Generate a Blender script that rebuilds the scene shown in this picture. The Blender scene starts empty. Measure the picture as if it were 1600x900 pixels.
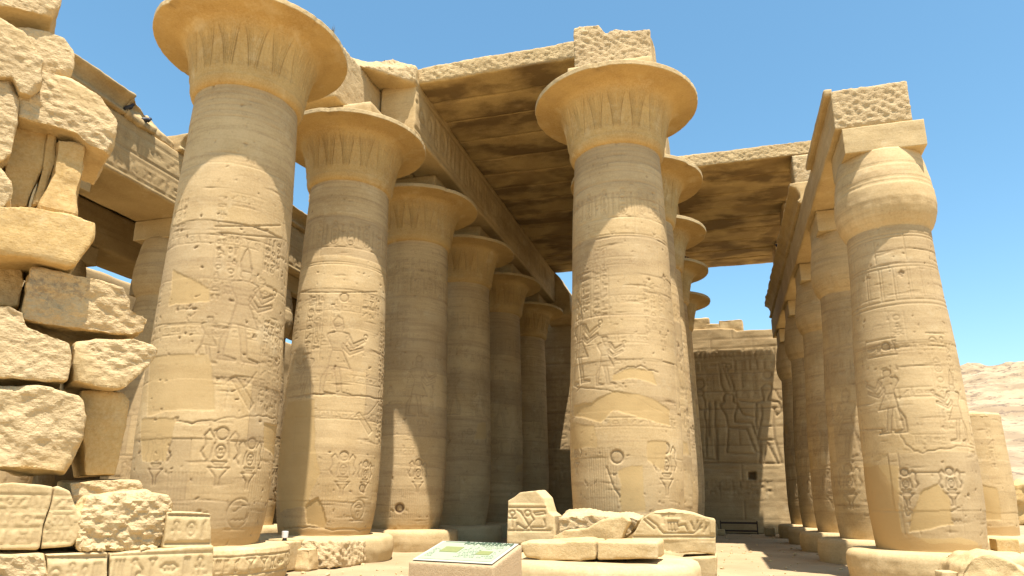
import bpy, bmesh, math, random
import numpy as np
from mathutils import Matrix, Vector
rad = math.radians
SC = bpy.context.scene
C = SC.collection

# ------------------------------------------------------------------ camera
PITCH, YAW, ROLL, CAMZ, FPX, CY = 0.25788, -0.28735, 0.010047, 1.2069, 1089.2, 498.02
_fw = np.array([math.sin(YAW)*math.cos(PITCH), math.cos(YAW)*math.cos(PITCH), math.sin(PITCH)])
_r = np.cross(_fw, [0, 0, 1.]); _r /= np.linalg.norm(_r); _u = np.cross(_r, _fw)
_R = _r*math.cos(ROLL)+_u*math.sin(ROLL); _U = -_r*math.sin(ROLL)+_u*math.cos(ROLL)
cam = bpy.data.cameras.new("camera"); camo = bpy.data.objects.new("camera", cam); C.objects.link(camo)
camo.matrix_world = Matrix(((_R[0], _U[0], -_fw[0], 0), (_R[1], _U[1], -_fw[1], 0), (_R[2], _U[2], -_fw[2], CAMZ), (0, 0, 0, 1)))
cam.sensor_width = 36; cam.lens = 36*FPX/1600; cam.shift_y = (CY-450)/1600
cam.clip_start = .05; cam.clip_end = 8000
SC.camera = camo
# ------------------------------------------------------------------ sky, sun, exposure
SUN_AZ, SUN_EL = 35.5, 73.2            # azimuth from -Y towards +X
w = bpy.data.worlds.new("World"); SC.world = w; w.use_nodes = True
nt = w.node_tree; bg = nt.nodes['Background']
sky = nt.nodes.new('ShaderNodeTexSky'); sky.sky_type = 'NISHITA'; sky.sun_disc = False
sky.sun_elevation = rad(SUN_EL); sky.sun_rotation = rad(180-SUN_AZ)
sky.altitude = 100; sky.air_density = 1.0; sky.dust_density = .8; sky.ozone_density = .7
hs = nt.nodes.new('ShaderNodeHueSaturation'); hs.inputs['Hue'].default_value = .482; hs.inputs['Saturation'].default_value = 1.16; hs.inputs['Value'].default_value = 1.16
nt.links.new(sky.outputs[0], hs.inputs['Color']); nt.links.new(hs.outputs[0], bg.inputs[0]); bg.inputs[1].default_value = 0.106
sl = bpy.data.lights.new("sun", 'SUN'); sl.energy = 5.0; sl.angle = rad(.5); sl.color = (1, .945, .88)
so = bpy.data.objects.new("sun", sl); C.objects.link(so)
sd = Vector((math.sin(rad(SUN_AZ))*math.cos(rad(SUN_EL)), -math.cos(rad(SUN_AZ))*math.cos(rad(SUN_EL)), math.sin(rad(SUN_EL))))
so.rotation_euler = sd.to_track_quat('Z', 'Y').to_euler(); so.location = (20, -20, 60)
SC.view_settings.view_transform = 'Standard'; SC.view_settings.look = 'None'
SC.view_settings.exposure = 0.97; SC.view_settings.gamma = 1; SC.view_settings.use_curve_mapping = False
SC.render.engine = 'CYCLES'
SC.cycles.use_denoising = True; SC.cycles.max_bounces = 8; SC.cycles.diffuse_bounces = 2
SC.cycles.use_adaptive_sampling = True

# ------------------------------------------------------------------ measuring helpers (photo point -> place)
def ray(px, py): return _fw+(px-800)/FPX*_R-(py-CY)/FPX*_U
def at(px, py, ax, val):
    d = ray(px, py); i = 'xyz'.index(ax); o = np.array([0, 0, CAMZ])
    return o+d*(val-o[i])/d[i]
def on_col(cx, cy, r, px, py, R0):
    """point of the photo on a shaft -> (arc length, height)"""
    d = ray(px, py); a = d[0]**2+d[1]**2; b = -2*(d[0]*cx+d[1]*cy); c = cx*cx+cy*cy-r*r
    q = b*b-4*a*c
    t = (-b-math.sqrt(q))/(2*a) if q > 0 else -b/(2*a)
    x, y, z = d[0]*t, d[1]*t, CAMZ+d[2]*t
    ph = math.atan2(y-cy, x-cx)-math.atan2(-cy, -cx); ph = (ph+math.pi) % (2*math.pi)-math.pi
    return R0*ph, z
# ------------------------------------------------------------------ noise
_rs = np.random.RandomState(7); _P = _rs.permutation(512); _P = np.concatenate([_P, _P, _P])
_G = _rs.normal(size=(512, 3)).astype(np.float32); _G /= np.linalg.norm(_G, axis=1)[:, None]
def noise(p, seed=0):
    p = np.asarray(p, dtype=np.float32)+np.float32(seed*13.37+100)
    i = np.floor(p).astype(np.int32); f = p-i; u = f*f*f*(f*(f*6-15)+10)
    out = 0
    for dx in (0, 1):
        wx = u[..., 0] if dx else 1-u[..., 0]
        hx = _P[(i[..., 0]+dx) & 511]
        for dy in (0, 1):
            wy = wx*(u[..., 1] if dy else 1-u[..., 1])
            hy = _P[hx+((i[..., 1]+dy) & 511)]
            for dz in (0, 1):
                g = _G[_P[hy+((i[..., 2]+dz) & 511)] & 511]
                d = g[..., 0]*(f[..., 0]-dx)+g[..., 1]*(f[..., 1]-dy)+g[..., 2]*(f[..., 2]-dz)
                out = out+wy*(u[..., 2] if dz else 1-u[..., 2])*d
    return out
def fbm(p, oct=3, seed=0):
    s = 0; a = 1; p = np.asarray(p, dtype=np.float32)
    for k in range(oct): s = s+a*noise(p*(2.03**k), seed+k); a *= .5
    return s
def sstep(a, b, x):
    t = np.clip((x-a)/(b-a), 0, 1); return t*t*(3-2*t)
# ------------------------------------------------------------------ materials
def new_mat(name):
    m = bpy.data.materials.new(name); m.use_nodes = True
    return m, m.node_tree.nodes, m.node_tree.links, m.node_tree.nodes['Principled BSDF']
def N(nodes, typ, **k):
    n = nodes.new(typ)
    for a, b in k.items(): setattr(n, a, b)
    return n
def mixc(nd, lk, fac, a, b, typ='MIX'):
    n = nd.new('ShaderNodeMix'); n.data_type = 'RGBA'; n.blend_type = typ
    for s, v in ((n.inputs[0], fac), (n.inputs[6], a), (n.inputs[7], b)):
        if hasattr(v, 'type') and hasattr(v, 'links'): lk.new(v, s)
        elif isinstance(v, (int, float)): s.default_value = v
        else: s.default_value = (*v, 1)
    return n.outputs[2]
def noise_n(nd, lk, vec, scale, detail=4, rough=.6, stretch=None):
    if stretch:
        mp = nd.new('ShaderNodeMapping'); mp.inputs['Scale'].default_value = stretch; lk.new(vec, mp.inputs[0]); vec = mp.outputs[0]
    n = nd.new('ShaderNodeTexNoise'); n.inputs['Scale'].default_value = scale; n.inputs['Detail'].default_value = detail
    n.inputs['Roughness'].default_value = rough; lk.new(vec, n.inputs['Vector']); return n.outputs[0]
def ramp(nd, lk, fac, stops):
    r = nd.new('ShaderNodeValToRGB'); lk.new(fac, r.inputs[0])
    while len(r.color_ramp.elements) < len(stops): r.color_ramp.elements.new(.5)
    for e, (p, c) in zip(r.color_ramp.elements, stops):
        e.position = p; e.color = (c, c, c, 1) if isinstance(c, (int, float)) else (*c, 1)
    return r.outputs[0]
def stone(name, a=(.49, .345, .163), b=(.375, .252, .108), strata=.32, blot=.45, dirt_shade=(.17, .105, .055), soot=0., bump=.35, pale=(.64, .51, .30), rough=.9, attrs=True, joints=0., licn=False):
    m, nd, lk, bs = new_mat(name)
    pos = nd.new('ShaderNodeNewGeometry').outputs['Position']
    c = mixc(nd, lk, ramp(nd, lk, noise_n(nd, lk, pos, .9, 5, .62), [(.36, 0.), (.66, 1.)]), a, b)
    c = mixc(nd, lk, ramp(nd, lk, noise_n(nd, lk, pos, 1.7, 6, .7), [(.56, 0.), (.68, blot)]), c, pale)
    st = noise_n(nd, lk, pos, 1.0, 5, .7, (.35, .35, 5.5))
    c = mixc(nd, lk, ramp(nd, lk, st, [(.50, 0.), (.62, strata)]), c, (.27, .165, .072))
    st2 = noise_n(nd, lk, pos, 1.0, 3, .6, (.8, .8, 22))
    c = mixc(nd, lk, ramp(nd, lk, st2, [(.5, 0.), (.75, strata*.6)]), c, tuple(x*.7 for x in b))
    c = mixc(nd, lk, ramp(nd, lk, noise_n(nd, lk, pos, 28, 4, .75), [(.35, .0), (.7, .22)]), c, tuple(min(1, x*1.35) for x in pale))
    c = mixc(nd, lk, ramp(nd, lk, noise_n(nd, lk, pos, 9, 5, .8), [(.60, .0), (.74, .45)]), c, dirt_shade)
    if licn:
        lf = N(nd, 'ShaderNodeMath', operation='MULTIPLY'); lk.new(ramp(nd, lk, noise_n(nd, lk, pos, 2.4, 4, .6), [(.48, 0.), (.60, 1.)]), lf.inputs[0]); lk.new(ramp(nd, lk, noise_n(nd, lk, pos, 16, 5, .75), [(.47, 0.), (.58, .6)]), lf.inputs[1])
        c = mixc(nd, lk, lf.outputs[0], c, (.13, .09, .055))
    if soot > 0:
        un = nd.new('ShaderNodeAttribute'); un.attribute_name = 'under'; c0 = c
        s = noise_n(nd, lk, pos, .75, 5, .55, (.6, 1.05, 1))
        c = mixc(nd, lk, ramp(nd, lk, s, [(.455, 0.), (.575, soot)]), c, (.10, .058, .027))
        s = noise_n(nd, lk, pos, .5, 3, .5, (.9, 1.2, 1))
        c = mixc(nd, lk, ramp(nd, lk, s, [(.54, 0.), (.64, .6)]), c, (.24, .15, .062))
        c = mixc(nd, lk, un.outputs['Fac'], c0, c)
    if attrs:
        tn = nd.new('ShaderNodeAttribute'); tn.attribute_name = 'tone'
        c = mixc(nd, lk, tn.outputs['Fac'], c, mixc(nd, lk, .5, c, (.26, .185, .11)))
        fr = nd.new('ShaderNodeAttribute'); fr.attribute_name = 'rough'
        c = mixc(nd, lk, fr.outputs['Fac'], c, mixc(nd, lk, .45, c, (.66, .53, .35)))
        pt = nd.new('ShaderNodeAttribute'); pt.attribute_name = 'patch'
        c = mixc(nd, lk, pt.outputs['Fac'], c, mixc(nd, lk, noise_n(nd, lk, pos, 2.2, 4, .6), (.56, .39, .178), (.45, .305, .128)))
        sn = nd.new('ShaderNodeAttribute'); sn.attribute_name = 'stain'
        c = mixc(nd, lk, sn.outputs['Fac'], c, dirt_shade)
        og = nd.new('ShaderNodeAttribute'); og.attribute_name = 'ochre'
        c = mixc(nd, lk, og.outputs['Fac'], c, (.43, .275, .115))
    lk.new(c, bs.inputs['Base Color']); bs.inputs['Roughness'].default_value = rough
    bs.inputs['Specular IOR Level'].default_value = .15
    h1 = noise_n(nd, lk, pos, 26, 6, .72); h2 = noise_n(nd, lk, pos, 1.0, 4, .7, (5, 5, 22))
    ad = N(nd, 'ShaderNodeMath', operation='MULTIPLY_ADD'); lk.new(h2, ad.inputs[0]); ad.inputs[1].default_value = .45; lk.new(h1, ad.inputs[2])
    bp = nd.new('ShaderNodeBump'); bp.inputs['Strength'].default_value = bump; bp.inputs['Distance'].default_value = .03
    lk.new(ad.outputs[0], bp.inputs['Height'])
    rg = nd.new('ShaderNodeAttribute'); rg.attribute_name = 'rough'
    h3 = noise_n(nd, lk, pos, 19, 5, .65, (1, 1, 1.5)); ab = nd.new('ShaderNodeMapRange'); ab.inputs[1].default_value = .38; ab.inputs[2].default_value = .6; lk.new(h3, ab.inputs[0])
    b2 = nd.new('ShaderNodeBump'); b2.inputs['Distance'].default_value = .035; lk.new(rg.outputs['Fac'], b2.inputs['Strength']); lk.new(ab.outputs[0], b2.inputs['Height'])
    lk.new(bp.outputs[0], b2.inputs['Normal']); lk.new(b2.outputs[0], bs.inputs['Normal'])
    return m
M = {}
M['column'] = stone('column sandstone', strata=.38, bump=.13, a=(0.57, 0.41, 0.208), b=(0.45, 0.307, 0.138))
M['capital'] = stone('capital sandstone', a=(0.54, 0.36, 0.135), b=(0.42, 0.262, 0.088), strata=.2, bump=.25)
M['beam'] = stone('architrave sandstone', bump=.2, a=(0.52, 0.37, 0.175), b=(0.4, 0.268, 0.115), strata=.3)
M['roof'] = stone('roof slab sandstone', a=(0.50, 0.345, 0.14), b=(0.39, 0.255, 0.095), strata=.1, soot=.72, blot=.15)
M['block'] = stone('fallen block sandstone', a=(0.55, 0.39, 0.185), b=(0.45, 0.307, 0.135), strata=.12, blot=.4, bump=.4)
M['ochre_block'] = stone('ochre block sandstone', a=(0.53, 0.345, 0.13), b=(0.42, 0.26, 0.09), strata=.2, blot=.25, bump=.4)
M['lichen_block'] = stone('lichen stained sandstone', a=(.53, .37, .165), b=(.43, .28, .115), strata=.2, blot=.3, dirt_shade=(.06, .045, .03), bump=.4, licn=True)
M['wall'] = stone('wall sandstone', bump=.22, a=(0.47, 0.335, 0.165), b=(0.37, 0.25, 0.115), strata=.35)
M['base'] = stone('base sandstone', bump=.2, a=(0.55, 0.408, 0.208), b=(0.45, 0.318, 0.148), strata=.2)
# ------------------------------------------------------------------ objects
def tag(o, label=None, cat=None, group=None, kind=None):
    if label: o['label'] = label
    if cat: o['category'] = cat
    if group: o['group'] = group
    if kind: o['kind'] = kind
    elif cat: o['kind'] = 'thing'
    return o
def empty(name, loc, label, cat, group=None):
    o = bpy.data.objects.new(name, None); C.objects.link(o); o.location = loc; o.empty_display_size = .3
    return tag(o, label, cat, group)
def link(name, me, mat, parent=None, loc=(0, 0, 0)):
    o = bpy.data.objects.new(name, me); C.objects.link(o)
    if mat and not me.materials: me.materials.append(mat)
    o.location = loc
    if parent: o.parent = parent
    return o
def mesh_arrays(name, co, quads, attrs=None, smooth=True):
    me = bpy.data.meshes.new(name)
    nv, nf = len(co), len(quads); k = quads.shape[1]
    me.vertices.add(nv); me.vertices.foreach_set('co', np.ascontiguousarray(co, dtype=np.float32).ravel())
    me.loops.add(nf*k); me.loops.foreach_set('vertex_index', np.ascontiguousarray(quads, dtype=np.int32).ravel())
    me.polygons.add(nf); me.polygons.foreach_set('loop_start', np.arange(0, nf*k, k, dtype=np.int32))
    me.update(calc_edges=True); me.validate()
    me.polygons.foreach_set('use_smooth', np.full(len(me.polygons), smooth))
    for n, a in (attrs or {}).items():
        at_ = me.attributes.new(n, 'FLOAT', 'POINT'); at_.data.foreach_set('value', np.ascontiguousarray(a, dtype=np.float32).ravel())
    return me
def grid_quads(nr, ncl, closed):
    i = np.arange(nr-1)[:, None]*ncl; j = np.arange(ncl if closed else ncl-1)[None, :]
    jn = (j+1) % ncl
    return np.stack([i+j, i+jn, i+ncl+jn, i+ncl+j], -1).reshape(-1, 4)
def box_bm(x0, x1, y0, y1, z0, z1):
    bm = bmesh.new(); bmesh.ops.create_cube(bm, size=1)
    for v in bm.verts:
        v.co = Vector(((x0+x1)/2+v.co.x*(x1-x0), (y0+y1)/2+v.co.y*(y1-y0), (z0+z1)/2+v.co.z*(z1-z0)))
    return bm
def add_box(bm, x0, x1, y0, y1, z0, z1, rotz=0):
    m = Matrix.Translation(((x0+x1)/2, (y0+y1)/2, (z0+z1)/2)) @ Matrix.Rotation(rotz, 4, 'Z') @ Matrix.Diagonal((x1-x0, y1-y0, z1-z0, 1))
    bmesh.ops.create_cube(bm, size=1, matrix=m)
def prism_bm(front, back):
    bm = bmesh.new(); f = [bm.verts.new(p) for p in front]; b = [bm.verts.new(p) for p in back]; n = len(f)
    bm.faces.new(f); bm.faces.new(b[::-1])
    for i in range(n): bm.faces.new((f[i], b[i], b[(i+1) % n], f[(i+1) % n]))
    bmesh.ops.recalc_face_normals(bm, faces=bm.faces)
    return bm
def remesh(bm, voxel, rnd=2):
    me = bpy.data.meshes.new('tmp'); bm.to_mesh(me); bm.free()
    o = bpy.data.objects.new('tmp', me); C.objects.link(o)
    md = o.modifiers.new('r', 'REMESH'); md.mode = 'VOXEL'; md.voxel_size = voxel; md.adaptivity = 0
    if rnd:
        s = o.modifiers.new('s', 'SMOOTH'); s.factor = .5; s.iterations = rnd
    dg = bpy.context.evaluated_depsgraph_get(); ev = o.evaluated_get(dg); em = ev.to_mesh()
    nv = len(em.vertices); co = np.empty(nv*3, np.float32); em.vertices.foreach_get('co', co); co = co.reshape(-1, 3)
    no = np.empty(nv*3, np.float32); em.vertex_normals.foreach_get('vector', no); no = no.reshape(-1, 3)
    tot = np.empty(len(em.polygons), np.int32); em.polygons.foreach_get('loop_total', tot)
    li = np.empty(len(em.loops), np.int32); em.loops.foreach_get('vertex_index', li)
    st = np.empty(len(em.polygons), np.int32); em.polygons.foreach_get('loop_start', st)
    q = tot == 4; quads = li[st[q][:, None]+np.arange(4)]
    ev.to_mesh_clear(); bpy.data.objects.remove(o); bpy.data.meshes.remove(me)
    return co.copy(), no.copy(), quads
def tri(x): return np.abs((x % 1)-.5)*2-.5
def facets(p, seed):
    r = np.random.RandomState(seed*3+5); d = 0; wn = noise(p*.9, seed+2)*.9+noise(p*3., seed+4)*.18
    for f, a in ((.75, .5), (1.15, .42), (1.9, .26), (3.3, .13)):
        n = r.normal(size=3); n /= np.linalg.norm(n); d = d+a*tri(p@n*f+wn*.55+r.rand())
    return d
def rock(name, bm, mat, parent=None, voxel=.05, rnd=2, big=.03, mid=.012, fine=.0, chis=0., chis_dir=None, seed=0, origin=None, carve=None, strat=0., smooth=True):
    co, no, qd = remesh(bm, voxel, rnd)
    p = co
    d = big*fbm(p*1.3, 2, seed)+mid*(1.5*facets(p, seed)+.5*fbm(p*6, 2, seed+5)-.1)
    if mid > .03: d = d-.02*sstep(.2, .5, noise(p*3.3, seed+41))-.008*np.abs(noise(p*11, seed+7))
    if fine: d = d+fine*(np.abs(fbm(p*np.array([9, 9, 12]), 2, seed+9))*-2+.6)
    if strat: d = d-strat*np.clip(fbm(p*np.array([.8, .8, 9]), 3, seed+3)-.05, 0, 1)
    if chis:
        mk = np.ones(len(p)) if chis_dir is None else sstep(.45, .75, no@np.array(chis_dir))
        mk = mk*(1 if chis_dir is None or name.startswith(('arch', 'roof', 'cler')) else sstep(-.40, -.12, noise(p*1.1, seed+31)))
        tm = tri((p@np.array([.55, .35, .85]))*7.5+.9*noise(p*2.2, seed+50)); d = d+mk*chis*.35*tm
        d = d+.75*mk*chis*(fbm(p*np.array([11, 11, 15]), 2, seed+21)*1.4-np.abs(noise(p*8., seed+22)))
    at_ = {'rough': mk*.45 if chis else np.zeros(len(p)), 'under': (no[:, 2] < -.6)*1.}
    if carve is not None:
        h, patch, stain = carve(co, no); d = d*(1-.7*(h != 0))+h; at_.update({'patch': patch, 'stain': stain})
    co = co+no*d[:, None]
    if origin is None:
        origin = ((co[:, 0].min()+co[:, 0].max())/2, (co[:, 1].min()+co[:, 1].max())/2, co[:, 2].min())
    if parent is not None:
        org = np.array(parent.location)
        me = mesh_arrays(name, co-org, qd, at_, smooth); return link(name, me, mat, parent)
    me = mesh_arrays(name, co-np.array(origin), qd, at_, smooth)
    return link(name, me, mat, None, origin)
# ------------------------------------------------------------------ relief canvas (metres)
def _seg(P, closed=False):
    P = [np.array(p, float) for p in P]
    return list(zip(P[:-1], P[1:]))+([(P[-1], P[0])] if closed else [])
class Canvas:
    def __init__(s, u0, u1, v0, v1, res=.01):
        s.u0, s.v0, s.res = u0, v0, res; s.nu = int((u1-u0)/res)+2; s.nv = int((v1-v0)/res)+2
        s.H = np.zeros((s.nv, s.nu), np.float32); s.patch = np.zeros_like(s.H); s.stain = np.zeros_like(s.H); s.ochre = np.zeros_like(s.H)
        s.U = (u0+np.arange(s.nu)*res)[None, :]; s.V = (v0+np.arange(s.nv)*res)[:, None]
    def win(s, a, b, c, d):
        i0 = max(0, int((a-s.u0)/s.res)); i1 = min(s.nu, int((b-s.u0)/s.res)+2); j0 = max(0, int((c-s.v0)/s.res)); j1 = min(s.nv, int((d-s.v0)/s.res)+2)
        return slice(j0, j1), slice(i0, i1)
    def groove(s, P, wd=.014, dp=.016, closed=False, stain=.0):
        for a, b in _seg(P, closed):
            m = wd*2.5
            J, I = s.win(min(a[0], b[0])-m, max(a[0], b[0])+m, min(a[1], b[1])-m, max(a[1], b[1])+m)
            U, V = s.U[:, I], s.V[J, :]
            if U.size == 0 or V.size == 0: continue
            d = b-a; L = (d*d).sum()+1e-9; t = np.clip(((U-a[0])*d[0]+(V-a[1])*d[1])/L, 0, 1)
            q = (U-a[0]-t*d[0])**2+(V-a[1]-t*d[1])**2; g = np.exp(-q/(wd*wd))
            s.H[J, I] = np.minimum(s.H[J, I], -dp*g)
            if stain: s.stain[J, I] = np.maximum(s.stain[J, I], stain*g)
    def inside(s, P, m=.0):
        P = np.array(P, float); J, I = s.win(P[:, 0].min()-m, P[:, 0].max()+m, P[:, 1].min()-m, P[:, 1].max()+m)
        U, V = np.broadcast_arrays(s.U[:, I], s.V[J, :]); r = np.zeros(U.shape, bool)
        for (x0, y0), (x1, y1) in _seg(P, True):
            if y0 == y1: continue
            r ^= ((y0 > V) != (y1 > V)) & (U < (x1-x0)*(V-y0)/(y1-y0)+x0)
        return J, I, r
    def sink(s, P, dp=.008, wd=.014, edge=.018, stain=0.):
        """sunk relief: outline cut, body a little below the surface"""
        J, I, r = s.inside(P); s.H[J, I] = np.where(r, np.minimum(s.H[J, I], -dp), s.H[J, I]); s.groove(P, wd, edge, True, stain)
    def fillpatch(s, P, dp=.0, amt=1., seed=0, layer='patch'):
        P = np.array(P, float)
        J, I, r = s.inside(P, .12)
        U, V = np.broadcast_arrays(s.U[:, I], s.V[J, :])
        # wobble the outline
        pu = U+.06*noise(np.stack([U*3, V*3, U*0], -1), seed+1)+.02*noise(np.stack([U*12, V*12, U*0], -1), seed+5); pv = V+.06*noise(np.stack([U*3, V*3, U*0+9], -1), seed+2)
        r = np.zeros(U.shape, bool)
        for (x0, y0), (x1, y1) in _seg(P, True):
            if y0 == y1: continue
            r ^= ((y0 > pv) != (y1 > pv)) & (pu < (x1-x0)*(pv-y0)/(y1-y0)+x0)
        L = getattr(s, layer); L[J, I] = np.where(r, np.maximum(L[J, I], amt), L[J, I])
        if layer == 'patch': s.H[J, I] = np.where(r, -dp, s.H[J, I])
        return r
    def sample(s, u, v):
        fu = np.clip((u-s.u0)/s.res, 0, s.nu-1.001); fv = np.clip((v-s.v0)/s.res, 0, s.nv-1.001)
        i = fu.astype(int); j = fv.astype(int); a = fu-i; b = fv-j; out = []
        for L in (s.H, s.patch, s.stain, s.ochre):
            out.append((L[j, i]*(1-a)+L[j, i+1]*a)*(1-b)+(L[j+1, i]*(1-a)+L[j+1, i+1]*a)*b)
        return out
def circ(cx, cy, r, n=12, ry=None, a0=0, a1=2*math.pi):
    ry = ry or r; return [(cx+r*math.cos(a0+(a1-a0)*k/n), cy+ry*math.sin(a0+(a1-a0)*k/n)) for k in range(n+(abs(a1-a0) < 6.2))]
GL = [  # (closed?, points) in a unit box
 [(1, circ(.5, .5, .28))], [(1, circ(.5, .5, .34)), (1, circ(.5, .5, .12))],
 [(0, [(.05, .5), (.2, .62), (.35, .45), (.5, .62), (.65, .45), (.8, .62), (.95, .48)])],
 [(1, [(.4, .05), (.6, .05), (.6, .6), (.72, .95), (.4, .7)])],                               # reed leaf
 [(1, circ(.5, .74, .16, 10, .2)), (0, [(.5, .54), (.5, .04)]), (0, [(.22, .46), (.78, .46)])],   # looped cross
 [(1, [(.08, .5), (.3, .66), (.7, .66), (.92, .5), (.7, .36), (.3, .36)]), (1, circ(.5, .5, .1, 8))],
 [(1, [(.25, .1), (.42, .1), (.5, .3), (.7, .35), (.88, .2), (.8, .5), (.6, .62), (.45, .75), (.4, .92), (.2, .9), (.1, .78), (.25, .7), (.22, .4)])],  # bird
 [(1, [(.2, .05), (.75, .05), (.8, .3), (.55, .35), (.62, .6), (.5, .72), (.55, .92), (.35, .95), (.3, .75), (.2, .6)])],   # seated figure
 [(0, [(.1, .2), (.3, .2), (.4, .5), (.6, .5), (.7, .75), (.95, .72)])],
 [(1, [(.1, .3), (.9, .3), (.9, .55), (.1, .55)])], [(1, [(.1, .25), (.9, .25), (.75, .6), (.25, .6)])],
 [(0, circ(.5, .3, .4, 8, .4, 0, math.pi)), (0, [(.1, .3), (.9, .3)])],
 [(0, [(.3, .05), (.3, .95), (.62, .95)]), (0, [(.55, .05), (.55, .6)])],
 [(1, circ(.5, .45, .2, 10, .28)), (0, [(.3, .6), (.12, .85)]), (0, [(.7, .6), (.88, .85)]), (0, [(.3, .35), (.1, .15)]), (0, [(.7, .35), (.9, .15)])],  # beetle
 [(0, [(.25, .05), (.25, .9)]), (0, [(.5, .05), (.5, .9)]), (0, [(.75, .05), (.75, .9)])],
 [(1, [(.42, .05), (.58, .05), (.56, .55), (.85, .9), (.15, .9), (.44, .55)])], # lotus
]
def glyph(cv, k, u, v, sx, sy, wd=.011, dp=.014, st=.15):
    for cl, P in GL[k]:
        cv.groove([(u+a*sx, v+b*sy) for a, b in P], wd, dp, bool(cl), st)
def glyph_rect(cv, u0, u1, v0, v1, cell, rnd, vertical=True, wd=.011, dp=.014, border=True):
    if vertical:
        n = max(1, int(round((u1-u0)/cell))); cw = (u1-u0)/n
        for i in range(n):
            if border: cv.groove([(u0+i*cw, v0), (u0+i*cw, v1)], wd*.9, dp*.8)
            v = v1
            while v > v0+cell*.4:
                h = cell*rnd.choice((.5, .75, 1)); v -= h
                if v < v0: break
                if rnd.random() < .3:
                    glyph(cv, rnd.choice((3, 4, 14, 0)), u0+i*cw+.08*cw, v+.05*h, cw*.42, h*.85, wd, dp); glyph(cv, rnd.choice((0, 9, 2, 15)), u0+i*cw+.52*cw, v+.05*h, cw*.42, h*.85, wd, dp)
                else: glyph(cv, rnd.randrange(len(GL)), u0+i*cw+.1*cw, v+.05*h, cw*.8, h*.88, wd, dp)
        if border: cv.groove([(u1, v0), (u1, v1)], wd*.9, dp*.8)
    else:
        u = u0
        while u < u1-cell*.4:
            cwid = cell*rnd.choice((.5, .8, 1.1)); glyph(cv, rnd.randrange(len(GL)), u+.05*cwid, v0+.1*(v1-v0), cwid*.85, (v1-v0)*.8, wd, dp); u += cwid
        if border: cv.groove([(u0, v0), (u1, v0)], wd, dp); cv.groove([(u0, v1), (u1, v1)], wd, dp)
def cartouche(cv, u, v, wd_, h, rnd, disc=True):
    P = circ(u, v+h-wd_/2, wd_/2, 8, None, 0, math.pi)+circ(u, v+wd_/2, wd_/2, 8, None, math.pi, 2*math.pi)
    cv.groove(P, .014, .016, True); n = max(2, int(h/(wd_*.75)))
    for k in range(n): glyph(cv, rnd.randrange(len(GL)), u-wd_*.33, v+.08*h+k*h*.84/n, wd_*.66, h*.84/n*.85)
    cv.groove([(u-wd_/2, v-.02), (u+wd_/2, v-.02)], .013, .014)
    if disc: cv.sink(circ(u, v+h+wd_*.35, wd_*.26), .008)
def king(cv, u, v, h, flip=1, crown='blue', st=.2):
    T = lambda P: [(u+flip*a*h, v+b*h) for a, b in P]
    wd = max(.013, .011*h/1.2)
    wd *= .85; kw = dict(dp=.008, wd=wd, edge=.017, stain=st*.8)
    cv.sink(T([(-.03, .80), (-.14, .775), (-.155, .74), (-.075, .60), (-.07, .555), (.05, .555), (.06, .60), (.14, .75), (.13, .78), (.03, .80)]), **kw)      # torso
    cv.sink(T([(-.075, .555), (-.11, .36), (.17, .335), (.055, .555)]), **kw)                                # kilt
    cv.groove(T([(-.02, .55), (.15, .35)]), wd*.8, .012)
    cv.sink(T([(-.10, .36), (-.125, .2), (-.155, .035), (-.04, .0), (-.17, .0), (-.19, .03), (-.17, .2), (-.155, .36)][::-1]) if 0 else T([(-.10, .36), (-.13, .2), (-.15, .04), (-.03, .015), (-.03, .0), (-.19, .0), (-.185, .2), (-.10, .36)]), **kw)
    cv.sink(T([(.03, .35), (.06, .2), (.08, .04), (.2, .015), (.2, .0), (.03, .0), (.0, .2), (-.04, .355)]), **kw)
    cv.sink(T([(.13, .77), (.19, .66), (.34, .74), (.36, .71), (.19, .60), (.08, .72)]), **kw)        # offering arm
    cv.sink(T([(.06, .66), (.15, .56), (.33, .63), (.34, .60), (.15, .51), (.04, .61)]), **kw)
    cv.groove(circ(u+flip*.37*h, v+.775*h, .03*h, 8), wd*.8, .018, True)
    cv.sink(T([(-.035, .80), (-.04, .83), (-.06, .84), (-.055, .90), (.04, .90), (.055, .86), (.045, .83), (.03, .80)]), **kw)   # head
    if crown == 'blue': cv.sink(T([(-.065, .86), (-.085, .93), (-.03, 1.0), (.03, .97), (.05, .895)]), **kw)
    elif crown == 'tall': cv.sink(T([(-.055, .89), (-.075, .98), (-.04, 1.1), (-.02, 1.14), (.0, 1.1), (.03, .98), (.05, .9)]), **kw)
    elif crown == 'disc': cv.sink(circ(u, v+.955*h, .055*h), .008, wd, .02, st)
    else: pass
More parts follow.
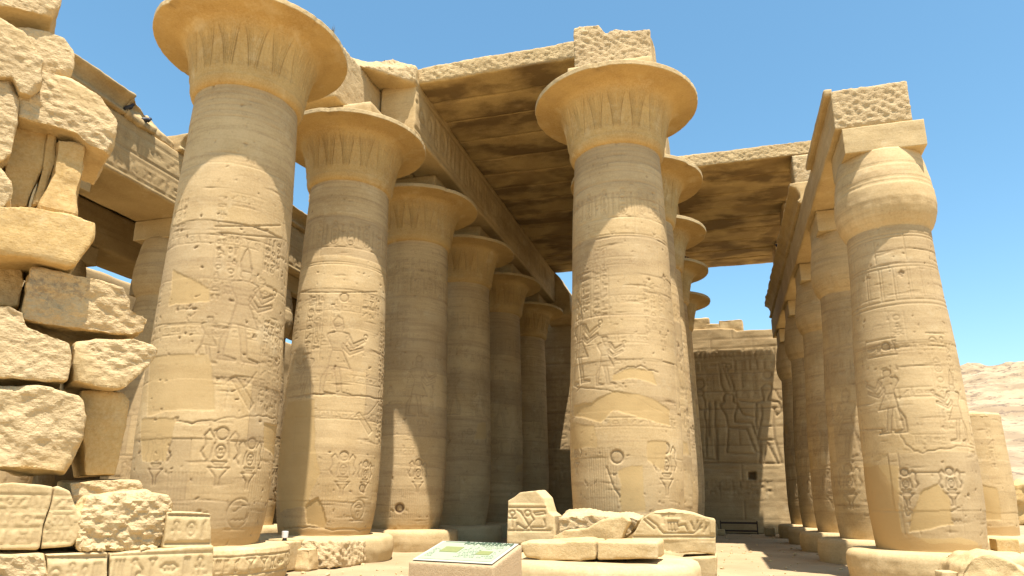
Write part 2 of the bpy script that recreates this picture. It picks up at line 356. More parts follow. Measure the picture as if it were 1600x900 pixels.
def emblem(cv, u, v, h, rnd, st=.2):
    """sun disc between cobras over a cartouche and a lotus"""
    cv.sink(circ(u, v+.86*h, .10*h), .012, .013, .026, st)
    for s in (-1, 1):
        cv.groove([(u+s*.12*h, v+.78*h), (u+s*.2*h, v+.9*h), (u+s*.27*h, v+.82*h), (u+s*.24*h, v+.66*h), (u+s*.3*h, v+.55*h), (u+s*.24*h, v+.45*h)], .014, .018, False, st)
        cv.groove([(u+s*.15*h, v+.45*h), (u+s*.13*h, v+.6*h), (u+s*.1*h, v+.7*h)], .013, .015, False, st)
        cv.groove([(u+s*.03*h, v+.0*h), (u+s*.04*h, v+.15*h), (u+s*.16*h, v+.3*h)], .012, .016, False, st)
    cv.groove([(u-.17*h, v+.3*h), (u+.17*h, v+.3*h)], .013, .016, False, st)
    cv.sink([(u-.12*h, v+.4*h), (u+.12*h, v+.4*h), (u+.08*h, v+.34*h), (u-.08*h, v+.34*h)], .008, .011, .018)
    cv.groove(circ(u, v+.56*h, .08*h, 10, .11*h), .012, .018, True, st)
    glyph(cv, 13, u-.06*h, v+.5*h, .12*h, .14*h)
def pleats(cv, u0, u1, v0, v1, step=.055):
    u = u0
    while u < u1: cv.groove([(u, v0), (u, v1)], .011, .009); u += step
# ------------------------------------------------------------------ columns
ZF = .5
XA, XB, XC, XZ, XY = -8.415, -1.793, 3.332, -13.54, -17.6
RY = [10.14, 14.17, 18.20, 22.23, 26.26, 30.55]
NP = [(.5, .965), (.56, .985), (.8, 1.03), (1.1, 1.07), (1.6, 1.10), (2.3, 1.11), (3.6, 1.09), (5.0, 1.05), (6.4, 1.015), (7.4, .985), (8.2, .95), (8.52, .94)]
BP = [(.5, .82), (.62, .835), (1.1, .875), (1.6, .885), (2.8, .865), (4.0, .82), (4.64, .775), (5.2, .745), (5.78, .72), (6.14, .71)]
def shaft_mesh(cv, prof, R0, phc, step, dz, seed, noisy=1.0, dense=100, joints=True, stained=.6, drums=.95):
    z0, z1 = prof[0][0], prof[-1][0]; rnd = random.Random(seed)
    stones = []
    if joints:
        z = z0+rnd.uniform(.5, .9); stones.append((z0, z, [], 0))
        while z < z1-.3:
            pts = [(u, z+.012*math.sin(u*2.1+seed+z*3)+.01*math.sin(u*7+z)) for u in np.arange(cv.u0, -cv.u0+.1, .12)]
            gz = fbm(np.array([[p_[0]*.9, z*3., seed] for p_ in pts]), 2, 5)
            for a_, b_, g_ in zip(pts[:-1], pts[1:], gz):
                k_ = float(np.clip(.45+1.6*g_, .08, .95)); cv.groove([a_, b_], 0.007+.004*k_, .011*k_, False, stained*k_*.5)
            zn = z+rnd.uniform(drums*.8, drums*1.15)
            cuts_ = sorted(rnd.uniform(cv.u0, -cv.u0) for k in range(2)); stones.append((z, zn, cuts_, len(stones)))
            for uu in cuts_: cv.groove([(uu, z), (uu+.01, (z+zn)/2), (uu, min(zn, z1))], .007, .009, False, stained*.35)
            z = zn
    nd = int(math.ceil(2*rad(dense)*R0/step)); ph1 = np.linspace(-rad(dense), rad(dense), nd, endpoint=False)
    ph2 = np.linspace(rad(dense), 2*math.pi-rad(dense), max(12, int(nd*.22)), endpoint=False)
    ph = np.concatenate([ph1, ph2]); phw = (ph+math.pi) % (2*math.pi)-math.pi
    zs = np.linspace(z0, z1, int((z1-z0)/dz)+1); r = np.interp(zs, [p[0] for p in prof], [p[1] for p in prof])
    k = np.ones(9)/9; rs = np.convolve(np.pad(r, 4, 'edge'), k, 'valid'); r = rs
    PH, Z = np.meshgrid(phw, zs); Rr = np.repeat(r[:, None], len(ph), 1)
    H, pt, stn, oc = cv.sample(PH*R0, Z)
    P = np.stack([np.cos(PH)*1.1, np.sin(PH)*1.1, Z], -1)+seed*3.1
    n1 = fbm(P*.9, 3, seed); n2 = fbm(P*np.array([1.2, 1.2, 9.]), 3, seed+4); n3 = fbm(P*7., 3, seed+8)
    wear = sstep(-.05, .5, n1)                      # where the carving has weathered away
    er = np.clip(n2-.34, 0, 1)*.03+np.clip(n3-.42, 0, 1)*.06+.0009*fbm(P*np.array([2, 2, 28.]), 2, seed+6)
    soft = fbm(P*22., 2, seed+14)*.0012
    tone = np.zeros_like(Z); off = np.zeros_like(Z); rt = random.Random(seed+99); UU = PH*R0; ZW = Z+.012*np.sin(UU*2.1+seed)
    for za, zb_, cu, k in stones:
        row = (ZW >= za) & (ZW < zb_); sect = np.zeros_like(Z)
        for c__ in cu: sect = sect+(UU > c__)
        for q_ in range(len(cu)+1):
            m_ = row & (sect == q_); tone = np.where(m_, rt.random()**1.6, tone); off = np.where(m_, rt.uniform(-.005, .005), off)
    tone = np.clip(tone*.75+.35*n1, 0, 1)
    D = H*.98*(1-.6*wear)-noisy*(er*(1-pt))+noisy*soft*(1-.6*pt)+.012*n1+off
    Rr = Rr+D
    co = np.stack([np.cos(PH+phc)*Rr, np.sin(PH+phc)*Rr, Z], -1).reshape(-1, 3)
    stn = np.clip(stn+np.clip(n2-.22, 0, 1)*.45+np.clip(n3-.38, 0, 1)*1.2, 0, 1)*(1-.7*pt)+np.clip(-H*9, 0, .22)  # weathering stain; last term darkens cut grooves by their depth
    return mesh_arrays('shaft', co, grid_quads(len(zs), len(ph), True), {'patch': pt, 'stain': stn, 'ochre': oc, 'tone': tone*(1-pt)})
def lathe_mesh(name, prof, nseg, dfun=None, seed=0, amp=.01, cap=True, a0=0., dirt_shade=0.):
    th = np.arange(nseg)/nseg*2*math.pi; pr = np.array(prof); TH, K = np.meshgrid(th, np.arange(len(pr)))
    Z = pr[K, 0]; R = pr[K, 1].copy(); P = np.stack([R*np.cos(TH), R*np.sin(TH), Z], -1)
    R = R+amp*fbm(P*1.7, 3, seed)+amp*.4*fbm(P*9, 2, seed+2)
    dd = dfun(TH, Z) if dfun is not None else 0*R
    R = R+dd
    co = np.stack([R*np.cos(TH+a0), R*np.sin(TH+a0), Z+amp*.5*noise(P*3., seed+1)], -1).reshape(-1, 3)
    q = grid_quads(len(pr), nseg, True)
    me = mesh_arrays(name, co, q, {'stain': np.clip(-dd*dirt_shade, 0, .75)})  # groove dirt plus shade painted in by groove depth
    if cap:
        bm = bmesh.new(); bm.from_mesh(me); bm.verts.ensure_lookup_table()
        bm.faces.new([bm.verts[(len(pr)-1)*nseg+i] for i in range(nseg)]); bm.to_mesh(me); bm.free()
    return me
def refine(prof, dz):
    out = []
    for (z0, r0), (z1, r1) in zip(prof[:-1], prof[1:]):
        n = max(1, int(math.hypot(z1-z0, r1-r0)/dz))
        for k in range(n): out.append((z0+(z1-z0)*k/n, r0+(r1-r0)*k/n))
    return out+[prof[-1]]
CAPP = refine([(8.50, .93), (8.54, .985), (8.60, 1.03), (8.72, 1.045), (9.0, 1.075), (9.25, 1.115), (9.42, 1.155), (9.54, 1.20), (9.64, 1.245), (9.70, 1.29), (9.735, 1.34), (9.755, 1.42), (9.775, 1.60), (9.79, 1.78), (9.793, 1.80)], .03)
RIM = [(9.793, 1.80), (9.796, 1.812), (9.805, 1.815), (9.84, 1.815), (9.885, 1.815), (9.897, 1.808), (9.902, 1.79), (9.905, 1.5), (9.9, .9)]
def bell(TH, Z):
    t = np.clip((Z-8.80)/.85, 0, 1); env = sstep(0, .12, t)*(1-sstep(.80, 1., t))
    big = np.abs(np.cos(TH*8))                    # tall sepals
    a = np.abs(((TH*8/math.pi+.03*np.sin(TH*3)) % 1)-.5); ed = .16+.27*t**1.7; g = 0
    for k in range(4): g = g-(.030-.004*k)*np.exp(-((a-ed+.075*k)/.022)**2)*env
    d = .020*sstep(.02, -.02, a-ed)*env
    bud = -.02*np.exp(-(((a-.5)/.10)**2+((t-.22)/.10)**2))+.02*np.exp(-(((a-.5)/.06)**2+((t-.24)/.06)**2))
    return d+g+bud*env+.005*env*np.cos(TH*96)*t+.006*np.sin(np.clip((Z-8.5)/.28, 0, 1)*math.pi*4)*(Z < 8.75)
def chip_edge(TH, Z): return (-.11*np.clip(fbm(np.stack([np.cos(TH)*4, np.sin(TH)*4, TH*0], -1), 4, 3)-.2, 0, 1)+.006*noise(np.stack([np.cos(TH)*18, np.sin(TH)*18, Z*12], -1), 5))*sstep(9.775, 9.79, Z)
CAP = lathe_mesh('capital', CAPP, 640, lambda t, z: bell(t, z)+chip_edge(t, z), 3, .012, cap=False, dirt_shade=12.)
RIMM = lathe_mesh('capital_rim', RIM, 640, chip_edge, 3, .012, cap=True)
RIMM.polygons.foreach_set('use_smooth', np.zeros(len(RIMM.polygons), bool)); CAP.materials.append(M['capital']); RIMM.materials.append(M['base'])  # paler stone on the rim: sunlight and dust put into its colour
NECK_RINGS = lambda cv: [cv.groove([(cv.u0, z), (-cv.u0, z)], .014, .006, False, .08) for z in (7.86, 7.98, 8.10, 8.22, 8.34, 8.44)]
BUD = refine([(6.12, .70), (6.17, .72), (6.24, .765), (6.36, .82), (6.5, .855), (6.66, .872), (6.9, .862), (7.2, .825), (7.5, .775), (7.68, .735)], .03)
def budfn(TH, Z):
    t = np.clip((Z-6.2)/.75, 0, 1); env = sstep(0, .05, t)*(1-sstep(.93, 1., t))
    return .004*env*np.sign(np.cos(TH*16))*(1-sstep(.4, .6, t))-.018*np.exp(-((Z-6.97)/.018)**2)-.012*np.exp(-((Z-7.05)/.015)**2)-.012*np.exp(-((Z-7.35)/.015)**2)
BUDM = lathe_mesh('bud_capital', BUD, 256, budfn, 5, .012, cap=True); BUDM.materials.append(M['column'])
def base_mesh(R, seed):
    return lathe_mesh('base', refine([(-.05, R-.04), (.03, R-.02), (.2, R+.01), (.4, R), (.47, R-.03), (.5, R-.1), (.503, R-.3)], .05)+[(.503, .5)], 200, None, seed, .03)
BASEN = base_mesh(1.5, 1); BASEB = base_mesh(1.31, 2)
for me in (BASEN, BASEB): me.materials.append(M['base'])
_bm = box_bm(-.92, .92, -.92, .92, 9.895, 10.5)
_co, _no, _q = remesh(_bm, .05, 2); ABN = mesh_arrays('abacus', _co+_no*(.02*fbm(_co*3, 3, 2))[:, None], _q); ABN.materials.append(M['beam'])
_bm = box_bm(-.70, .70, -.70, .70, 7.66, 8.20)
_co, _no, _q = remesh(_bm, .035, 1); ABB = mesh_arrays('abacus', _co+_no*(.014*fbm(_co*3, 3, 2))[:, None], _q); ABB.materials.append(M['base'])

def carved_base():
    cv = Canvas(-4.8, 4.8, 0, .5, .012); rnd = random.Random(19); glyph_rect(cv, -4.7, 4.7, .12, .38, .24, rnd, False, .012, .022)
    ph0 = math.atan2(-RY[0], -XA)
    def f(TH, Z):
        ph = (TH-ph0+math.pi) % (2*math.pi)-math.pi; return cv.sample(ph*1.5, Z)[0]
    return lathe_mesh('base', refine([(-.05, 1.46), (.03, 1.48), (.2, 1.51), (.4, 1.5), (.47, 1.47), (.5, 1.4), (.503, 1.2)], .014)+[(.503, .5)], 760, f, 1, .03)
BASE1 = carved_base(); BASE1.materials.append(M['base'])
def std_decor(cv, kind, R0, seed):
    rnd = random.Random(seed); W = -cv.u0
    if kind == 'nave':
        NECK_RINGS(cv)
        for z in (7.62, 6.82): cv.groove([(cv.u0, z), (W, z)], .014, .014)
        u = cv.u0+.1
        while u < W-.1:
            cartouche(cv, u+.1, 6.88, .18, .46, rnd); glyph(cv, 4, u+.24, 6.9, .12, .5); u += .42
        for z in (6.45, 6.4): cv.groove([(cv.u0, z), (W, z)], .012, .012)
    else:
        for z in (5.98, 5.86, 5.74, 5.62, 5.5): cv.groove([(cv.u0, z), (W, z)], .013, .012, False, .1)
        u = cv.u0
        while u < W: cv.groove([(u, 4.85), (u, 5.45)], .012, .013); u += .19
        for z in (4.84, 4.72): cv.groove([(cv.u0, z), (W, z)], .013, .013)
def generic_decor(cv, kind, seed):
    rnd = random.Random(seed); W = -cv.u0
    std_decor(cv, kind, 1.1, seed)
    top = 6.3 if kind == 'nave' else 4.6
    glyph_rect(cv, cv.u0, W, top-.65, top-.1, .27, rnd)
    u = cv.u0+.4
    while u < W-.3:
        king(cv, u, top-2.35, 1.55, rnd.choice((-1, 1)), rnd.choice(('blue', 'tall', 'disc'))); u += 1.15
        glyph_rect(cv, u-.5, u-.28, top-2.2, top-.9, .2, rnd)
    cv.groove([(cv.u0, top-2.42), (W, top-2.42)], .013, .014); cv.groove([(cv.u0, top-2.52), (W, top-2.52)], .012, .012)
    u = cv.u0+.3
    while u < W-.3: emblem(cv, u, top-3.75 if kind == 'nave' else 1.15, 1.0, rnd); u += .95
    pleats(cv, cv.u0, W, .75, 1.3 if kind == 'nave' else 1.0)
    for k in range(4):
        a = rnd.uniform(cv.u0, W-.8); b = rnd.uniform(.6, 5); ww = rnd.uniform(.4, 1.1); hh = rnd.uniform(.3, .8)
        cv.fillpatch([(a, b), (a+ww, b+.1), (a+ww*.9, b+hh), (a+.1, b+hh*.8)], .006, .8, seed+k)
def faint(cv, seed, z0, z1, hw):
    rnd = random.Random(seed); u = -hw
    while u < hw:
        w_ = rnd.uniform(.16, .34)
        if rnd.random() < .6:
            a = rnd.uniform(z0, z1-.5); glyph_rect(cv, u, u+w_, a, min(z1, a+rnd.uniform(.5, 1.5)), .19, rnd, True, .009, .009, rnd.random() < .6)
        u += w_+rnd.uniform(.02, .15)
    for z in np.arange(z0, z1, .8): glyph_rect(cv, rnd.uniform(-hw, 0), rnd.uniform(.2, hw), z, z+.16, .16, rnd, False, .008, .008, True)
def place_column(kind, x, y, shaft, label, group, capr=0., shaft_rot=0., abacus=True, z=0, base=None):
    t = empty('papyrus_column', (x, y, z), label, 'column', group)
    b = link('base', base or (BASEN if kind == 'nave' else BASEB), None, t); b.rotation_euler.z = 0 if base else capr*1.7
    s = link('shaft', shaft, M['column'], t); s.rotation_euler.z = shaft_rot
    if kind == 'nave':
        c = link('capital', CAP, None, t); c.rotation_euler.z = capr
        r = link('rim', RIMM, None, c)
        if abacus: link('abacus', ABN, None, t)
    else:
        c = link('bud_capital', BUDM, None, t); c.rotation_euler.z = capr
        if abacus: link('abacus', ABB, None, t)
    return t
phcam = lambda x, y: math.atan2(-y, -x)
GRP_N = 'open papyrus columns lining the nave'
GRP_B = 'closed bud columns of the side aisles'
def U(col, px, py, R0=1.1, r=None):
    return on_col(col[0], col[1], r or (1.08 if R0 > 1 else .85), px, py, R0)
def jag(P, seed=0, amp=.022, n=7):
    r = random.Random(seed); out = []
    for a, b in zip(P[:-1], P[1:]):
        for k in range(n): out.append((a[0]+(b[0]-a[0])*k/n+r.uniform(-amp, amp)*.6, a[1]+(b[1]-a[1])*k/n+r.uniform(-amp, amp)))
    return out+[P[-1]]
def poly(col, P, R0=1.1): return [U(col, a, b, R0) for a, b in P]
# --- first left column
c = (XA, RY[0]); cv = Canvas(-3.46, 3.46, .45, 8.6); rnd = random.Random(1); faint(cv, 51, 3.0, 6.3, 1.5)
NECK_RINGS(cv)
for q in (((335, 352), (442, 352)), ((340, 362), (445, 372))): cv.groove(poly(c, [(q[0][0]+(q[1][0]-q[0][0])*k/8, q[0][1]+(q[1][1]-q[0][1])*k/8) for k in range(9)]), .012, .016)
def grect(cv, c, x0, x1, y0, y1, cell, rnd, R0=1.1, vertical=True):
    a, v1 = U(c, x0, (y0+y1)/2, R0)[0], U(c, (x0+x1)/2, y0, R0)[1]; b, v0 = U(c, x1, (y0+y1)/2, R0)[0], U(c, (x0+x1)/2, y1, R0)[1]
    glyph_rect(cv, a, b, v0, v1, cell, rnd, vertical)
def fig(cv, c, x, ytop, ybot, flip, crown, R0=1.1, st=.25):
    u, vt = U(c, x, ytop, R0); _, vb = U(c, x, ybot, R0); king(cv, u, vb, (vt-vb)/(1.14 if crown == 'tall' else 1.0), flip, crown, st)
grect(cv, c, 330, 372, 362, 470, .2, rnd); grect(cv, c, 415, 442, 372, 430, .17, rnd)
fig(cv, c, 392, 388, 568, 1, 'tall'); fig(cv, c, 330, 488, 568, 1, 'none')
grect(cv, c, 405, 436, 500, 650, .17, rnd)
cv.sink(poly(c, [(360, 592), (368, 588), (395, 632), (388, 642)]), .008, .012, .018); cv.groove(poly(c, [(400, 582), (384, 604), (362, 612)]), .012, .015); cv.groove(poly(c, [(352, 600), (360, 592), (350, 640)]), .011, .013)
for px, py, hh in ((338, 760, .95), (385, 765, .85), (240, 758, .8)):
    u, v = U(c, px, py); emblem(cv, u, v, hh, rnd, .5 if px == 240 else .2)
u, v = U(c, 372, 825); cartouche(cv, u, v, .42, .45, rnd, False)
pleats(cv, *sorted((U(c, 262, 750)[0], U(c, 320, 750)[0])), .95, 1.6); pleats(cv, *sorted((U(c, 392, 750)[0], U(c, 420, 750)[0])), .9, 2.2)
cv.groove(jag(poly(c, [(262, 655), (300, 662), (350, 655), (395, 650), (430, 655)])), .009, .014, False, .3)
cv.fillpatch(poly(c, [(236, 560), (330, 555), (335, 640), (232, 650)]), .006, .6, 3); cv.fillpatch(poly(c, [(268, 420), (330, 450), (325, 470), (262, 480)]), .008, .8, 5)
cv.fillpatch(poly(c, [(225, 655), (275, 655), (262, 720), (225, 720)]), .006, .8, 6); cv.fillpatch(poly(c, [(410, 660), (432, 665), (428, 720), (412, 700)]), .012, 1, 7)
cv.fillpatch([(-3.4, .4), (3.4, .4), (3.4, .82), (-3.4, .72)], 0, .6, 11, 'ochre')
rn = random.Random(4)
for k in range(70):
    u, v = rn.uniform(-1.5, 1.5), rn.uniform(.7, 6.4); cv.groove([(u, v), (u+rn.uniform(-.05, .05), v+rn.uniform(-.03, .03))], rn.uniform(.01, .02), .02, False, .4)
SH1 = shaft_mesh(cv, NP, 1.1, phcam(*c), .0145, .0155, 11, 1.0)
place_column('nave', *c, SH1, 'nearest and largest open-capital column, beside the stacked blocks, carved king in tall crown', GRP_N, .1, base=BASE1)
# --- second left column
c = (XA, RY[1]); cv = Canvas(-3.46, 3.46, .45, 8.6); rnd = random.Random(2); faint(cv, 52, 2.9, 5.9, 1.5)
std_decor(cv, 'nave', 1.1, 22)
cv.groove(poly(c, [(466+k*14, 456-abs(k-4)*0) for k in range(10)]), .012, .015)
grect(cv, c, 476, 502, 460, 560, .2, rnd); grect(cv, c, 566, 596, 460, 500, .18, rnd); grect(cv, c, 590, 601, 500, 700, .17, rnd)
cv.sink(circ(*U(c, 538, 464), .1), .01, .013, .024, .2)
fig(cv, c, 532, 494, 618, 1, 'blue'); fig(cv, c, 482, 545, 620, -1, 'none')
cv.groove(jag(poly(c, [(452, 622), (500, 616), (560, 620), (600, 625)])), .013, .018, False, .3)
cv.sink(poly(c, [(556, 648), (561, 645), (580, 674), (575, 680)]), .007, .011, .016); cv.groove(poly(c, [(590, 628), (574, 648), (552, 652)]), .011, .013)
for px, py, hh in ((533, 775, .95), (568, 770, .7)):
    u, v = U(c, px, py); emblem(cv, u, v, hh, rnd)
u, v = U(c, 560, 812); cartouche(cv, u, v, .36, .4, rnd, False); cv.sink(circ(*U(c, 566, 763), .08), .014, .013, .03, .3)
cv.fillpatch(poly(c, [(452, 630), (492, 624), (492, 690), (500, 740), (478, 790), (436, 800), (437, 700)]), .004, .9, 8)
cv.fillpatch(poly(c, [(476, 792), (498, 778), (512, 812), (508, 826), (478, 820)]), .02, 1, 9); cv.groove(jag(poly(c, [(436, 826), (470, 824), (540, 828), (585, 826)])), .014, .02, False, .3)
pleats(cv, *sorted((U(c, 505, 750)[0], U(c, 550, 750)[0])), .9, 1.5)
cv.fillpatch([(-3.4, .4), (3.4, .4), (3.4, .66), (-3.4, .66)], 0, .6, 12, 'ochre')
SH2 = shaft_mesh(cv, NP, 1.1, phcam(*c), .0165, .017, 12, 1.0)
place_column('nave', *c, SH2, 'second open-capital column from the left, offering king carved mid shaft, lamp at its foot', GRP_N, .6)
# --- third left column
c = (XA, RY[2]); cv = Canvas(-3.46, 3.46, .45, 8.6); rnd = random.Random(3); faint(cv, 53, 2.4, 6.2, 1.5)
std_decor(cv, 'nave', 1.1, 33)
fig(cv, c, 656, 556, 650, 1, 'disc'); grect(cv, c, 605, 640, 470, 545, .25, rnd); u, v = U(c, 652, 770); emblem(cv, u, v, .9, rnd)
cv.sink(circ(*U(c, 624, 794), .1), .05, .03, .06, .8)
pleats(cv, -1.2, 1.2, .8, 1.5); grect(cv, c, 602, 690, 400, 440, .25, rnd)
cv.fillpatch([(-3.4, .4), (3.4, .4), (3.4, .62), (-3.4, .62)], 0, .6, 13, 'ochre')
SH3 = shaft_mesh(cv, NP, 1.1, phcam(*c), .020, .02, 13, 1.0)
place_column('nave', *c, SH3, 'third open-capital column from the left, sunlit wedge low on its shaft and a drilled hole', GRP_N, 1.3)
# --- far nave shafts
FARN = []
for s in (41, 42):
    cv = Canvas(-3.46, 3.46, .45, 8.6, .014); generic_decor(cv, 'nave', s); FARN.append(shaft_mesh(cv, NP, 1.1, 0, .028, .03, s, 1.1, 179))
for i, lab in ((3, 'fourth open-capital column from the front in the left row, in shade'), (4, 'fifth open-capital column of the shaded left row, last but one'), (5, 'farthest open-capital column of the left row, against the back wall')):
    place_column('nave', XA, RY[i], FARN[i % 2], lab, GRP_N, i*.9, phcam(XA, RY[i])+i*.5)
# --- right nave row
c = (XB, RY[1]); cv = Canvas(-3.46, 3.46, .45, 8.6); rnd = random.Random(5); faint(cv, 55, 2.6, 6.2, 1.5)
std_decor(cv, 'nave', 1.1, 55)
grect(cv, c, 895, 920, 420, 500, .25, rnd); grect(cv, c, 925, 950, 420, 500, .2, rnd)
fig(cv, c, 944, 518, 602, 1, 'none'); fig(cv, c, 904, 470, 600, 1, 'tall')
cv.groove(poly(c, [(897, 462), (905, 480), (903, 560), (908, 600)]), .014, .022, False, .2)
cv.sink(circ(*U(c, 964, 714), .115), .02, .016, .045, .3)
u, v = U(c, 1043, 775); emblem(cv, u, v, 1.0, rnd); u, v = U(c, 902, 740); emblem(cv, u, v, .7, rnd)
pleats(cv, *sorted((U(c, 922, 760)[0], U(c, 965, 760)[0])), .8, 2.2, .05)
cv.groove(poly(c, [(948, 730), (958, 760), (968, 775), (972, 800)]), .016, .022)
cv.fillpatch(poly(c, [(898, 632), (925, 630), (960, 612), (1000, 615), (1045, 640), (1045, 665), (1000, 655), (960, 640), (938, 660), (898, 650)]), .010, 1, 15)
cv.fillpatch(poly(c, [(958, 585), (985, 575), (1020, 580), (1025, 600), (990, 592), (960, 594)]), .012, 1, 16)
cv.fillpatch(poly(c, [(968, 735), (1005, 725), (1008, 800), (970, 804)]), .004, 1, 17); cv.fillpatch(poly(c, [(895, 660), (930, 665), (935, 700), (895, 700)]), .004, .7, 18)
cv.fillpatch(poly(c, [(1010, 690), (1040, 690), (1036, 740), (1012, 720)]), .008, .8, 19)
cv.groove(jag(poly(c, [(958, 585), (975, 576), (1000, 573), (1028, 582)])), .010, .018, False, .4); cv.groove(jag(poly(c, [(898, 604), (960, 612), (990, 622), (1045, 652)])), .009, .015, False, .3)
SH4 = shaft_mesh(cv, NP, 1.1, phcam(*c), .0155, .0165, 14, 1.0)
place_column('nave', *c, SH4, 'large sunlit open-capital column in the middle of the photo, behind the low inscribed blocks', GRP_N, .35)
for i, lab in ((2, 'open-capital column directly behind the large central one, only its right edge showing'), (3, 'third open capital down the central row, pale rim against the roof'), (4, 'fourth open capital down the central row, with pigeons on its rim'), (5, 'last open capital of the central row, one pigeon on top')):
    place_column('nave', XB, RY[i], FARN[i % 2], lab, GRP_N, i*.7, phcam(XB, RY[i])+i*.8, abacus=(i < 4))
# --- bud columns
c = (XC, RY[1]-.21); cv = Canvas(-2.77, 2.77, .45, 6.2); rnd = random.Random(6); faint(cv, 57, 2.2, 4.5, 1.1); R8 = .88
for z in (5.98, 5.92, 5.40, 5.34, 4.72, 4.64): cv.groove([(-2.8, z), (2.8, z)], .011, .012, False, .1)
u = -2.7
while u < 2.7: cv.groove([(u, 4.75), (u, 5.32)], .011, .013); cv.groove([(u+.05, 4.75), (u+.05, 5.32)], .009, .009); u += .27
for k in range(9): cv.groove([(-2.7+k*.6, 5.45), (-2.7+k*.6, 5.95)], .011, .012)
grect(cv, c, 1352, 1400, 530, 556, .2, rnd, R8, False); cv.sink(circ(*U(c, 1382, 541, R8), .07), .01, .012, .024, .3); grect(cv, c, 1450, 1480, 520, 540, .2, rnd, R8, False)
fig(cv, c, 1382, 568, 678, -1, 'none', R8, .4); fig(cv, c, 1484, 578, 690, -1, 'tall', R8, .3)
for px in (1420, 1490):
    u, v = U(c, px, 790, R8); emblem(cv, u, v, .62, rnd, .3); a = U(c, px-12, 800, R8); b = U(c, px+12, 740, R8)
    glyph_rect(cv, u-.12, u+.12, v-.45, v, .24, rnd)
a0 = U(c, 1412, 742, R8)[1]; cv.groove([(U(c, 1408, 760, R8)[0], a0+.03), (U(c, 1508, 760, R8)[0], a0+.03)], .012, .014, False, .2)
cv.fillpatch(poly(c, [(1426, 800), (1440, 765), (1462, 755), (1480, 775), (1490, 820), (1420, 830)], R8), .01, 1, 25)
cv.fillpatch(poly(c, [(1350, 725), (1405, 728), (1405, 800), (1412, 842), (1500, 840), (1530, 850), (1530, 868), (1350, 868)], R8), .0, .9, 26)
cv.fillpatch(poly(c, [(1345, 730), (1375, 728), (1405, 770), (1408, 830), (1450, 848), (1535, 850), (1540, 880), (1340, 880)], R8), .0, .75, 27, 'ochre')
cv.groove(jag(poly(c, [(1345, 670), (1400, 672), (1420, 700), (1440, 708), (1500, 698), (1520, 700)], R8)), .009, .012, False, .25)
SHC = shaft_mesh(cv, BP, .88, phcam(*c), .0145, .0155, 16, 1.0)
place_column('bud', *c, SHC, 'nearest bud-capital column at the right under a square block, sunlit', GRP_B, .2)
FARB = []
for s in (61, 62):
    cv = Canvas(-2.77, 2.77, .45, 6.2, .014); generic_decor(cv, 'bud', s); FARB.append(shaft_mesh(cv, BP, .88, 0, .026, .03, s, 1.2, 179, stained=.8))
for i, lab in ((2, 'second bud-capital column of the right row, its bud showing left of the nearest one'), (3, 'third bud-capital column of the right row, in shade'), (4, 'fourth bud-capital column of the right row, in shade'), (5, 'farthest bud-capital column of the right row, beside the carved back wall')):
    place_column('bud', XC, RY[i]-.21, FARB[i % 2], lab, GRP_B, i*.9, phcam(XC, RY[i])+i*1.1)
for i, lab in ((1, 'bud column seen between the stacked blocks and the nearest column, under the left architrave'), (2, 'bud column in the gap between the two nearest left columns, carved low down')):
    place_column('bud', XZ, RY[i], FARB[i % 2], lab, GRP_B, i*.5, phcam(XZ, RY[i])+i*.4)
for i in (3, 4, 5):
    place_column('bud', XZ, RY[i], FARB[i % 2], ['fourth bud column of the dark left aisle', 'fifth bud column of the dark left aisle', 'last bud column of the dark left aisle'][i-3], GRP_B, i*.5, phcam(XZ, RY[i])+i*.4)
for i, lab in ((1, 'outer left bud column whose abacus shows beside the patch of sky between blocks'), (2, 'second outer bud column of the far left aisle'), (3, 'third outer bud column of the far left aisle')):
    place_column('bud', XY, RY[i], FARB[i % 2], lab, GRP_B, i*.5, phcam(XY, RY[i])+i*.4)
place_column('bud', XZ, RY[0], FARB[0], 'bud column hidden behind the stacked blocks, under the front end of the left side beam', GRP_B, .3, 1.)
place_column('bud', XY, RY[0], FARB[1], 'outermost front bud column hidden behind the stacked blocks at left', GRP_B, .8, 2.)
# --- broken column stub at right
cv = Canvas(-2.77, 2.77, .45, 3.75); rnd = random.Random(8)
glyph_rect(cv, -.1, .1, 2.6, 3.5, .25, rnd); glyph_rect(cv, .45, .62, 2.2, 3.4, .25, rnd); glyph_rect(cv, -.8, -.6, 1.2, 3.3, .2, rnd)
cv.fillpatch([(-.2, .9), (.5, .9), (.5, 1.7), (0, 1.8)], .01, 1, 3); cv.fillpatch([(-2.8, .4), (2.8, .4), (2.8, .75), (-2.8, .7)], 0, .8, 4, 'ochre')
DX, DY = 6.62, 22.3
sm = shaft_mesh(cv, [(.5, .83), (.8, .85), (1.6, .885), (2.8, .865), (3.62, .84)], .88, phcam(DX, DY), .022, .022, 18, 1.0, drums=1.3)
t = empty('broken_column', (DX, DY, 0), 'headless column stump against the hills at the right edge', 'column')
link('base', BASEB, None, t); link('shaft', sm, M['column'], t)
bm = bmesh.new(); bmesh.ops.create_cone(bm, cap_ends=True, segments=48, radius1=.85, radius2=.80, depth=.14, matrix=Matrix.Translation((DX, DY, 3.62)))
rock('broken_top', bm, M['column'], t, .04, 2, .05, .03, seed=4)
